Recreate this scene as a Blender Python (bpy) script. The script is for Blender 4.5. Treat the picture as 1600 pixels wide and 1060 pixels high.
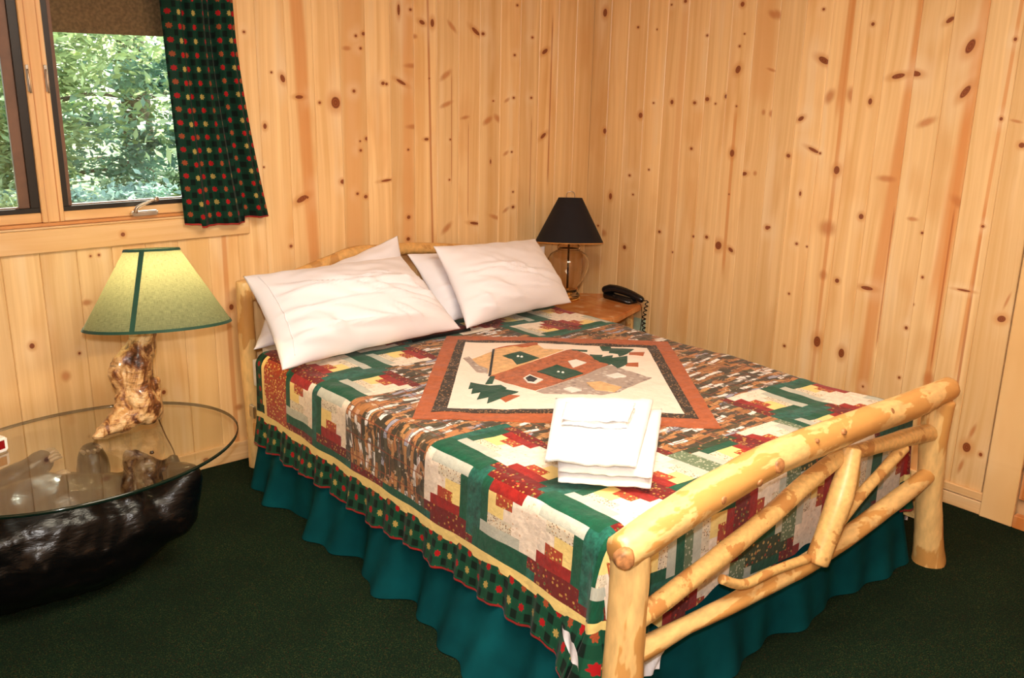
import bpy, bmesh, math, random
from mathutils import Vector, Matrix, noise
R = math.radians
PI = math.pi
for o in list(bpy.data.objects):
    bpy.data.objects.remove(o)
S = bpy.context.scene
COL = S.collection
random.seed(7)

# ---------------------------------------------------------------- camera, world, lights, exposure
cam_d = bpy.data.cameras.new('camera')
cam_d.sensor_width = 36.0
cam_d.lens = 36.0 * 1439.24 / 1600.0
cam_d.clip_start = 0.05
cam = bpy.data.objects.new('camera', cam_d)
COL.objects.link(cam)
CAM = Vector((-3.55415, -3.57986, 1.62))
_r = Vector((0.76554843, -0.64310115, 0.01888145)).normalized()
_u = Vector((0.16212999, 0.22123377, 0.96164936)).normalized()
_b = _r.cross(_u).normalized()
cam.matrix_world = Matrix(((_r.x, _u.x, _b.x, CAM.x), (_r.y, _u.y, _b.y, CAM.y), (_r.z, _u.z, _b.z, CAM.z), (0, 0, 0, 1)))
S.camera = cam
S.view_settings.view_transform = 'Standard'
S.view_settings.look = 'None'
S.view_settings.exposure = 0.06
S.view_settings.gamma = 1.0
S.view_settings.use_curve_mapping = False

w = bpy.data.worlds.new('world'); S.world = w; w.use_nodes = True
wn = w.node_tree.nodes; wl = w.node_tree.links
bg = wn['Background']
sky = wn.new('ShaderNodeTexSky'); sky.sky_type = 'NISHITA'
sky.sun_disc = False; sky.sun_elevation = R(50); sky.sun_rotation = R(200)
wl.new(sky.outputs[0], bg.inputs[0]); bg.inputs[1].default_value = 0.75


def light(name, kind, loc, energy, color, size=0.1, size_y=None, rot=(0, 0, 0)):
    d = bpy.data.lights.new(name, kind); d.energy = energy; d.color = color
    if kind == 'AREA':
        d.size = size
        if size_y: d.shape = 'RECTANGLE'; d.size_y = size_y
    elif kind == 'POINT': d.shadow_soft_size = size
    elif kind == 'SUN': d.angle = size
    o = bpy.data.objects.new(name, d); COL.objects.link(o); o.location = loc; o.rotation_euler = rot
    return o


sun = light('sun', 'SUN', (0, 0, 5), 36.0, (1.0, 0.95, 0.85), R(1.0), rot=(R(-38), R(28), 0))
# the camera's own flash, just above and beside the lens
flash = light('camera_flash', 'POINT', CAM + _u * 0.13 - _r * 0.02, 150.0, (1.0, 0.97, 0.94), 0.03)
ceiling_lamp = light('ceiling_light_source', 'AREA', (-2.3, -2.6, 2.40), 78.0, (1.0, 0.87, 0.70), 1.1)

# ---------------------------------------------------------------- node helpers
def new_mat(name):
    m = bpy.data.materials.new(name); m.use_nodes = True
    nt = m.node_tree
    return m, nt, nt.nodes['Principled BSDF']


def N(nt, t, **k):
    n = nt.nodes.new(t)
    for a, b in k.items(): setattr(n, a, b)
    return n


def L(nt, a, b): nt.links.new(a, b)


def setv(nt, sock, v):
    if hasattr(v, 'links') or hasattr(v, 'is_linked'): nt.links.new(v, sock)
    else: sock.default_value = v


def math_n(nt, op, a, b=None, c=None, clamp=False):
    n = N(nt, 'ShaderNodeMath', operation=op); n.use_clamp = clamp
    setv(nt, n.inputs[0], a)
    if b is not None: setv(nt, n.inputs[1], b)
    if c is not None: setv(nt, n.inputs[2], c)
    return n.outputs[0]


def c4(c): return (c[0], c[1], c[2], 1.0)


def mixc(nt, f, a, b, mode='MIX'):
    n = N(nt, 'ShaderNodeMix', data_type='RGBA', blend_type=mode)
    setv(nt, n.inputs[0], f)
    setv(nt, n.inputs[6], c4(a) if isinstance(a, tuple) else a)
    setv(nt, n.inputs[7], c4(b) if isinstance(b, tuple) else b)
    return n.outputs[2]


def step(nt, v, lo, hi, a=0.0, b=1.0):
    n = N(nt, 'ShaderNodeMapRange', interpolation_type='SMOOTHSTEP')
    setv(nt, n.inputs[0], v)
    n.inputs[1].default_value = lo; n.inputs[2].default_value = hi
    n.inputs[3].default_value = a; n.inputs[4].default_value = b
    return n.outputs[0]


def ramp(nt, f, stops, interp='LINEAR'):
    n = N(nt, 'ShaderNodeValToRGB'); cr = n.color_ramp; cr.interpolation = interp
    while len(cr.elements) > 1: cr.elements.remove(cr.elements[-1])
    cr.elements[0].position = stops[0][0]; cr.elements[0].color = c4(stops[0][1])
    for p, c in stops[1:]:
        e = cr.elements.new(p); e.color = c4(c)
    setv(nt, n.inputs[0], f)
    return n.outputs[0]


def coords(nt, kind='Object', scale=(1, 1, 1), loc=(0, 0, 0), rot=(0, 0, 0)):
    t = N(nt, 'ShaderNodeTexCoord')
    m = N(nt, 'ShaderNodeMapping')
    m.inputs['Scale'].default_value = scale; m.inputs['Location'].default_value = loc
    m.inputs['Rotation'].default_value = rot
    L(nt, t.outputs[kind], m.inputs[0])
    return m.outputs[0]


def noise_n(nt, v, scale, detail=2.0, rough=0.5, dist=0.0):
    n = N(nt, 'ShaderNodeTexNoise'); setv(nt, n.inputs['Vector'], v)
    n.inputs['Scale'].default_value = scale; n.inputs['Detail'].default_value = detail
    n.inputs['Roughness'].default_value = rough; n.inputs['Distortion'].default_value = dist
    return n.outputs['Fac']


def vor(nt, v, scale, feature='F1', out='Distance', rnd=1.0, metric='EUCLIDEAN'):
    n = N(nt, 'ShaderNodeTexVoronoi', feature=feature)
    if feature != 'DISTANCE_TO_EDGE': n.distance = metric
    setv(nt, n.inputs['Vector'], v); n.inputs['Scale'].default_value = scale
    n.inputs['Randomness'].default_value = rnd
    return n.outputs[out]


def bump(nt, bsdf, h, strength, dist=0.01):
    b = N(nt, 'ShaderNodeBump'); b.inputs['Strength'].default_value = strength
    b.inputs['Distance'].default_value = dist
    setv(nt, b.inputs['Height'], h); L(nt, b.outputs[0], bsdf.inputs['Normal'])


def plain(name, col, rough=0.6, metal=0.0, nscale=None, namp=0.15, bumpy=None, **kw):
    m, nt, b = new_mat(name)
    b.inputs['Roughness'].default_value = rough; b.inputs['Metallic'].default_value = metal
    v = coords(nt)
    f = noise_n(nt, v, nscale or 20.0, 3.0)
    dk = tuple(x * (1 - namp) for x in col); lt = tuple(min(1, x * (1 + namp)) for x in col)
    L(nt, ramp(nt, f, [(0.3, dk), (0.7, lt)]), b.inputs['Base Color'])
    if bumpy: bump(nt, b, noise_n(nt, v, bumpy[0], 3.0), bumpy[1], bumpy[2])
    for k, x in kw.items(): b.inputs[k.replace('_', ' ')].default_value = x
    return m


# ---------------------------------------------------------------- object helpers
def link(name, me, parent=None, mat=None, loc=None):
    o = bpy.data.objects.new(name, me); COL.objects.link(o)
    if parent is not None: o.parent = parent
    if loc is not None: o.location = loc
    if mat is not None and me is not None and hasattr(me, 'materials'):
        for q in (mat if isinstance(mat, (list, tuple)) else [mat]): me.materials.append(q)
    return o


def mesh(name, vs, fs, parent=None, mat=None, smooth=False, idx=None, uvs=None):
    me = bpy.data.meshes.new(name); me.from_pydata([tuple(v) for v in vs], [], fs)
    if smooth: me.polygons.foreach_set('use_smooth', [True] * len(fs))
    if idx is not None: me.polygons.foreach_set('material_index', idx)
    if uvs is not None:
        ul = me.uv_layers.new(name='UVMap'); fl = []
        for p in me.polygons:
            for v in p.vertices: fl += [uvs[v][0], uvs[v][1]]
        ul.data.foreach_set('uv', fl)
    me.update()
    return link(name, me, parent, mat)


def tag(o, label=None, cat=None, group=None, kind=None):
    if label: o['label'] = label
    if cat: o['category'] = cat
    if group: o['group'] = group
    if kind: o['kind'] = kind
    return o


def empty(name, loc=(0, 0, 0), label=None, cat=None, group=None):
    o = bpy.data.objects.new(name, None); COL.objects.link(o); o.location = loc
    o.empty_display_size = 0.05
    return tag(o, label, cat, group)


def box_data(x0, x1, y0, y1, z0, z1, bev=0.0, seg=1):
    bm = bmesh.new(); bmesh.ops.create_cube(bm, size=1.0)
    for v in bm.verts:
        v.co = Vector(((x0 + x1) / 2 + v.co.x * (x1 - x0), (y0 + y1) / 2 + v.co.y * (y1 - y0), (z0 + z1) / 2 + v.co.z * (z1 - z0)))
    if bev > 0: bmesh.ops.bevel(bm, geom=bm.edges[:], offset=bev, segments=seg, affect='EDGES', clamp_overlap=True)
    return bm


def from_bm(name, bm, parent=None, mat=None, smooth=False):
    me = bpy.data.meshes.new(name); bm.to_mesh(me); bm.free()
    if smooth: me.polygons.foreach_set('use_smooth', [True] * len(me.polygons))
    return link(name, me, parent, mat)


def box(name, x0, x1, y0, y1, z0, z1, parent=None, mat=None, bev=0.002, seg=1):
    return from_bm(name, box_data(x0, x1, y0, y1, z0, z1, bev, seg), parent, mat)


def lathe(name, prof, loc=(0, 0, 0), seg=48, parent=None, mat=None, smooth=True, ang=None):
    vs = []; fs = []; n = len(prof)
    for i in range(seg):
        a = 2 * PI * i / seg
        for r, z in prof: vs.append((loc[0] + r * math.cos(a), loc[1] + r * math.sin(a), loc[2] + z))
    for i in range(seg):
        j = (i + 1) % seg
        for k in range(n - 1): fs.append((i * n + k, j * n + k, j * n + k + 1, i * n + k + 1))
    return mesh(name, vs, fs, parent, mat, smooth)


def catmull(pts, rad, n):
    P = [Vector(p) for p in pts]; out = []; ro = []
    if len(P) == 2:
        for i in range(n + 1):
            t = i / n; out.append(P[0].lerp(P[1], t)); ro.append(rad[0] * (1 - t) + rad[1] * t)
        return out, ro
    m = len(P) - 1; tot = m * n
    for i in range(m):
        p0 = P[max(i - 1, 0)]; p1 = P[i]; p2 = P[i + 1]; p3 = P[min(i + 2, m)]
        for j in range(n if i < m - 1 else n + 1):
            t = j / n
            out.append(0.5 * ((2 * p1) + (p2 - p0) * t + (2 * p0 - 5 * p1 + 4 * p2 - p3) * t * t + (3 * p1 - p0 - 3 * p2 + p3) * t ** 3))
            ro.append(rad[i] * (1 - t) + rad[i + 1] * t)
    return out, ro


def tube_data(pts, rad, n=8, seg=16, bumpy=0.0, seed=0, closed_caps=True, capround=True):
    C, Rr = catmull(pts, rad, n)
    vs = []; fs = []
    T = [(C[min(i + 1, len(C) - 1)] - C[max(i - 1, 0)]).normalized() for i in range(len(C))]
    up = Vector((0, 0, 1)) if abs(T[0].z) < 0.9 else Vector((0, 1, 0))
    nrm = (up - T[0] * up.dot(T[0])).normalized()
    rings = []
    if capround:
        for f, k in ((0.45, 0.55), (0.8, 0.9)):
            pass
    cps = []
    for i, c in enumerate(C):
        nrm = (nrm - T[i] * nrm.dot(T[i])).normalized(); cps.append((c, Rr[i], T[i], nrm.copy()))
    if capround:
        a = cps[0]; b = cps[-1]
        pre = [(a[0] - a[2] * a[1] * 0.22, a[1] * 0.72, a[2], a[3]), (a[0] - a[2] * a[1] * 0.12, a[1] * 0.93, a[2], a[3])]
        post = [(b[0] + b[2] * b[1] * 0.12, b[1] * 0.93, b[2], b[3]), (b[0] + b[2] * b[1] * 0.22, b[1] * 0.72, b[2], b[3])]
        cps = pre + cps + post
    for c, r, t, nn in cps:
        bn = t.cross(nn)
        for k in range(seg):
            a = 2 * PI * k / seg
            d = nn * math.cos(a) + bn * math.sin(a)
            rr = r
            if bumpy:
                q = c * 9 + d * 1.3 + Vector((seed * 7.1, 0, 0))
                rr = r * (1 + bumpy * noise.noise(q) + 0.4 * bumpy * noise.noise(q * 3.1))
            vs.append(c + d * rr)
    m = len(cps)
    for i in range(m - 1):
        for k in range(seg):
            k2 = (k + 1) % seg
            fs.append((i * seg + k, i * seg + k2, (i + 1) * seg + k2, (i + 1) * seg + k))
    if closed_caps:
        fs.append(tuple(reversed(range(seg)))); fs.append(tuple((m - 1) * seg + k for k in range(seg)))
    return vs, fs


def tube(name, pts, rad, parent=None, mat=None, n=8, seg=16, bumpy=0.0, seed=0, capround=True):
    if not isinstance(rad, (list, tuple)): rad = [rad] * len(pts)
    vs, fs = tube_data(pts, rad, n, seg, bumpy, seed, True, capround)
    o = mesh(name, vs, fs, parent, mat, True)
    return o


def prism(name, poly, z0, z1, parent=None, mat=None, bev=0.0):
    bm = bmesh.new()
    vs = [bm.verts.new((x, y, z1)) for x, y in poly]
    f = bm.faces.new(vs)
    f.normal_update()
    if f.normal.z < 0: f.normal_flip()
    r = bmesh.ops.extrude_face_region(bm, geom=[f])
    for v in [g for g in r['geom'] if isinstance(g, bmesh.types.BMVert)]: v.co.z = z0
    bmesh.ops.recalc_face_normals(bm, faces=bm.faces[:])
    if bev: bmesh.ops.bevel(bm, geom=[e for e in bm.edges], offset=bev, segments=2, affect='EDGES', clamp_overlap=True)
    return from_bm(name, bm, parent, mat)


def blobs(name, balls, voxel, parent=None, mat=None, disp=None, decim=None):
    """one continuous skin over a set of tapered chains of balls"""
    bm = bmesh.new()
    for ch in balls:
        for i in range(len(ch)):
            c, r = Vector(ch[i][0]), ch[i][1]
            bmesh.ops.create_icosphere(bm, subdivisions=2, radius=r, matrix=Matrix.Translation(c))
            if i + 1 < len(ch):
                c2, r2 = Vector(ch[i + 1][0]), ch[i + 1][1]
                n = max(1, int((c2 - c).length / (min(r, r2) * 0.35)))
                for k in range(1, n):
                    t = k / n
                    bmesh.ops.create_icosphere(bm, subdivisions=2, radius=r * (1 - t) + r2 * t, matrix=Matrix.Translation(c.lerp(c2, t)))
    o = from_bm(name, bm, parent, mat, True)
    md = o.modifiers.new('skin', 'REMESH'); md.mode = 'VOXEL'; md.voxel_size = voxel; md.use_smooth_shade = True
    sm = o.modifiers.new('soft', 'SMOOTH'); sm.iterations = 6; sm.factor = 0.6
    if disp:
        for i, (kind, size, st) in enumerate(disp):
            tx = bpy.data.textures.new(name + '_relief', type=kind); 
            if hasattr(tx, 'noise_scale'): tx.noise_scale = size
            d = o.modifiers.new('relief', 'DISPLACE'); d.texture = tx; d.strength = st; d.mid_level = 0.5
            d.texture_coords = 'LOCAL'
    return o


# ---------------------------------------------------------------- wood
def pine(name, base=(0.82, 0.545, 0.255), seed=0, knots=(), streaks=(), rough=0.42, tone=1.0):
    """knotty pine: local x across the board, local z along the grain"""
    m, nt, b = new_mat(name)
    tc = N(nt, 'ShaderNodeTexCoord'); ob = tc.outputs['Object']
    sp = N(nt, 'ShaderNodeSeparateXYZ'); L(nt, ob, sp.inputs[0])
    dk = None; tk = None
    for (x, z, rw, rh, t, ty) in knots:
        mp = N(nt, 'ShaderNodeMapping', vector_type='TEXTURE')
        mp.inputs['Location'].default_value = (x, 0, z); mp.inputs['Rotation'].default_value = (0, R(-t), 0)
        mp.inputs['Scale'].default_value = (max(rw, .004), 50, max(rh, .004)); L(nt, ob, mp.inputs[0])
        ln = N(nt, 'ShaderNodeVectorMath', operation='LENGTH'); L(nt, mp.outputs[0], ln.inputs[0])
        d = ln.outputs['Value']
        if ty: tk = d if tk is None else math_n(nt, 'MINIMUM', tk, d)
        else: dk = d if dk is None else math_n(nt, 'MINIMUM', dk, d)
    # grain coordinate: bends round the knots
    gx = math_n(nt, 'MULTIPLY', sp.outputs[0], 1.0)
    alld = dk if tk is None else (tk if dk is None else math_n(nt, 'MINIMUM', dk, tk))
    wob = noise_n(nt, coords(nt, 'Object', (3, 3, 0.7), (seed * 3.7, 0, seed)), 1.0, 2.0)
    gx = math_n(nt, 'ADD', gx, math_n(nt, 'MULTIPLY', wob, 0.09))
    if alld is not None:
        k = math_n(nt, 'DIVIDE', 0.020, math_n(nt, 'ADD', math_n(nt, 'POWER', alld, 1.6), 1.0))
        gx = math_n(nt, 'ADD', gx, k)
    cb = N(nt, 'ShaderNodeCombineXYZ'); L(nt, gx, cb.inputs[0]); cb.inputs[1].default_value = seed * 1.37
    L(nt, math_n(nt, 'MULTIPLY', sp.outputs[2], 0.02), cb.inputs[2])
    g1 = noise_n(nt, cb.outputs[0], 26.0, 3.0, 0.65)
    g2 = noise_n(nt, cb.outputs[0], 120.0, 2.0, 0.5)
    lo = tuple(c * f * tone for c, f in zip(base, (0.91, 0.83, 0.70)))
    hi = tuple(min(1, c * f * tone) for c, f in zip(base, (1.12, 1.18, 1.25)))
    col = ramp(nt, g1, [(0.30, lo), (0.5, tuple(c * tone for c in base)), (0.68, hi)])
    col = mixc(nt, math_n(nt, 'MULTIPLY', step(nt, g2, 0.52, 0.75), 0.16), col, tuple(c * f * tone for c, f in zip(base, (0.8, 0.62, 0.42))))
    cloud = noise_n(nt, coords(nt, 'Object', (5, 5, 1.6), (0, seed * 2.3, seed * 0.7)), 1.6, 2.0)
    col = mixc(nt, step(nt, cloud, 0.50, 0.74, 0, 0.55), col, (0.70 * tone, 0.38 * tone, 0.135 * tone))
    pale = noise_n(nt, coords(nt, 'Object', (9, 9, 1.1), (seed * 5.1, 0, seed * 1.9)), 1.3, 2.0)
    col = mixc(nt, step(nt, pale, 0.54, 0.74, 0, 0.55), col, (0.88, 0.68, 0.42))
    for (x, z, hw, hz, slope, c) in streaks:
        q = math_n(nt, 'SUBTRACT', sp.outputs[0], math_n(nt, 'ADD', x, math_n(nt, 'MULTIPLY', math_n(nt, 'SUBTRACT', sp.outputs[2], z), slope)))
        q = math_n(nt, 'ADD', q, math_n(nt, 'MULTIPLY', math_n(nt, 'SUBTRACT', wob, 0.5), hw * 1.5))
        a = step(nt, math_n(nt, 'ABSOLUTE', q), hw * 1.15, hw * 0.5)
        e = step(nt, math_n(nt, 'ABSOLUTE', math_n(nt, 'SUBTRACT', sp.outputs[2], z)), hz, hz * 0.75)
        col = mixc(nt, math_n(nt, 'MULTIPLY', math_n(nt, 'MULTIPLY', a, e), 0.72), col, c)
    if tk is not None:
        col = mixc(nt, math_n(nt, 'MULTIPLY', step(nt, tk, 1.9, 0.4), 0.75), col, (0.50, 0.17, 0.045))
    if dk is not None:
        col = mixc(nt, math_n(nt, 'MULTIPLY', math_n(nt, 'MULTIPLY', step(nt, dk, 9.0, 2.0), step(nt, pale, 0.40, 0.62)), 0.28), col, (0.92, 0.74, 0.48))
        col = mixc(nt, math_n(nt, 'MULTIPLY', step(nt, dk, 2.8, 0.9), 0.6), col, (0.60, 0.25, 0.07))
        rg = math_n(nt, 'SINE', math_n(nt, 'MULTIPLY', dk, 14.0))
        core = mixc(nt, step(nt, rg, -1, 1, 0, 0.6), (0.20, 0.045, 0.012), (0.36, 0.11, 0.03))
        col = mixc(nt, step(nt, dk, 1.12, 0.82), col, core)
    L(nt, col, b.inputs['Base Color'])
    b.inputs['Roughness'].default_value = rough
    b.inputs['Coat Weight'].default_value = 0.12; b.inputs['Coat Roughness'].default_value = 0.25
    bump(nt, b, math_n(nt, 'ADD', g1, cloud), 0.10, 0.003)
    return m

# ---------------------------------------------------------------- the room shell
W = 0.125           # one board of the panelling
HC = 2.45
XL, YF = -5.2, -4.9
m_wall = plain('pine_backing', (0.50, 0.30, 0.14), 0.6)


def carpet_mat():
    m, nt, b = new_mat('green_carpet')
    v = coords(nt, 'Object')
    n1 = noise_n(nt, v, 260.0, 2.0, 0.7)
    col = ramp(nt, n1, [(0.30, (0.0008, 0.002, 0.001)), (0.48, (0.004, 0.013, 0.006)), (0.62, (0.012, 0.034, 0.014)), (0.72, (0.034, 0.056, 0.020))])
    fl = vor(nt, v, 380.0, out='Color')
    s2 = N(nt, 'ShaderNodeSeparateColor'); L(nt, fl, s2.inputs[0])
    col = mixc(nt, step(nt, s2.outputs[0], 0.90, 0.94), col, (0.040, 0.050, 0.016))
    col = mixc(nt, step(nt, s2.outputs[1], 0.96, 0.98), col, (0.040, 0.014, 0.008))
    big = noise_n(nt, v, 5.0, 3.0)
    col = mixc(nt, step(nt, big, 0.35, 0.7, 0.0, 0.35), col, (0.003, 0.008, 0.004))
    L(nt, col, b.inputs['Base Color']); b.inputs['Roughness'].default_value = 0.95
    b.inputs['Specular IOR Level'].default_value = 0.1
    bump(nt, b, n1, 0.9, 0.006)
    return m


tag(box('floor', XL, 0.02, YF, 0.02, -0.06, 0.0, None, carpet_mat(), 0), kind='structure')
tag(box('ceiling', XL, 0.02, YF, 0.02, HC, HC + 0.08, None, plain('ceiling_pine', (0.62, 0.40, 0.20), 0.6), 0), kind='structure')
WB = tag(empty('wall_back'), kind='structure')
WR = tag(empty('wall_right'), kind='structure')
tag(box('wall_left', XL - 0.1, XL, YF, 0.02, 0, HC, None, m_wall, 0), kind='structure')
tag(box('wall_front', XL - 0.1, 0.1, YF - 0.1, YF, 0, HC, None, m_wall, 0), kind='structure')
WX0, WX1, WZ0, WZ1 = -3.80, -2.03, 1.06, 2.06       # window opening
box('backing', WX1 + 0.03, 0.12, 0.014, 0.10, 0, HC, WB, m_wall, 0)
box('backing', WX0, WX1 + 0.03, 0.014, 0.10, 0, WZ0, WB, m_wall, 0)
box('backing', WX0, WX1 + 0.03, 0.014, 0.10, WZ1, HC, WB, m_wall, 0)
box('backing', XL, WX0, 0.014, 0.10, 0, HC, WB, m_wall, 0)
box('backing', 0.014, 0.10, YF, 0.0, 0, HC, WR, m_wall, 0)


def board_mesh(name, z0, z1, w=W, t=0.013, ch=0.0026, cd=0.0026):
    a = w / 2 - 0.0003
    prof = [(-a, t), (-a, cd), (-a + ch, 0.0), (a - ch, 0.0), (a, cd), (a, t)]
    vs = [(x, y, z0) for x, y in prof] + [(x, y, z1) for x, y in prof]
    fs = [(i, i + 1, i + 7, i + 6) for i in range(5)] + [(5, 0, 6, 11), tuple(range(5, -1, -1)), tuple(range(6, 12))]
    me = bpy.data.meshes.new(name); me.from_pydata(vs, [], fs); me.update()
    me.materials.append(None)
    return me


def put_board(me, parent, loc, rotz, mat):
    o = bpy.data.objects.new('board', me); COL.objects.link(o); o.parent = parent
    o.location = loc; o.rotation_euler = (0, 0, rotz)
    o.material_slots[0].link = 'OBJECT'; o.material_slots[0].material = mat
    return o


me_full = board_mesh('board', 0.0, HC)
me_low = board_mesh('board_low', 0.0, WZ0 + 0.0)
me_high = board_mesh('board_high', WZ1 + 0.0, HC)

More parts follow.
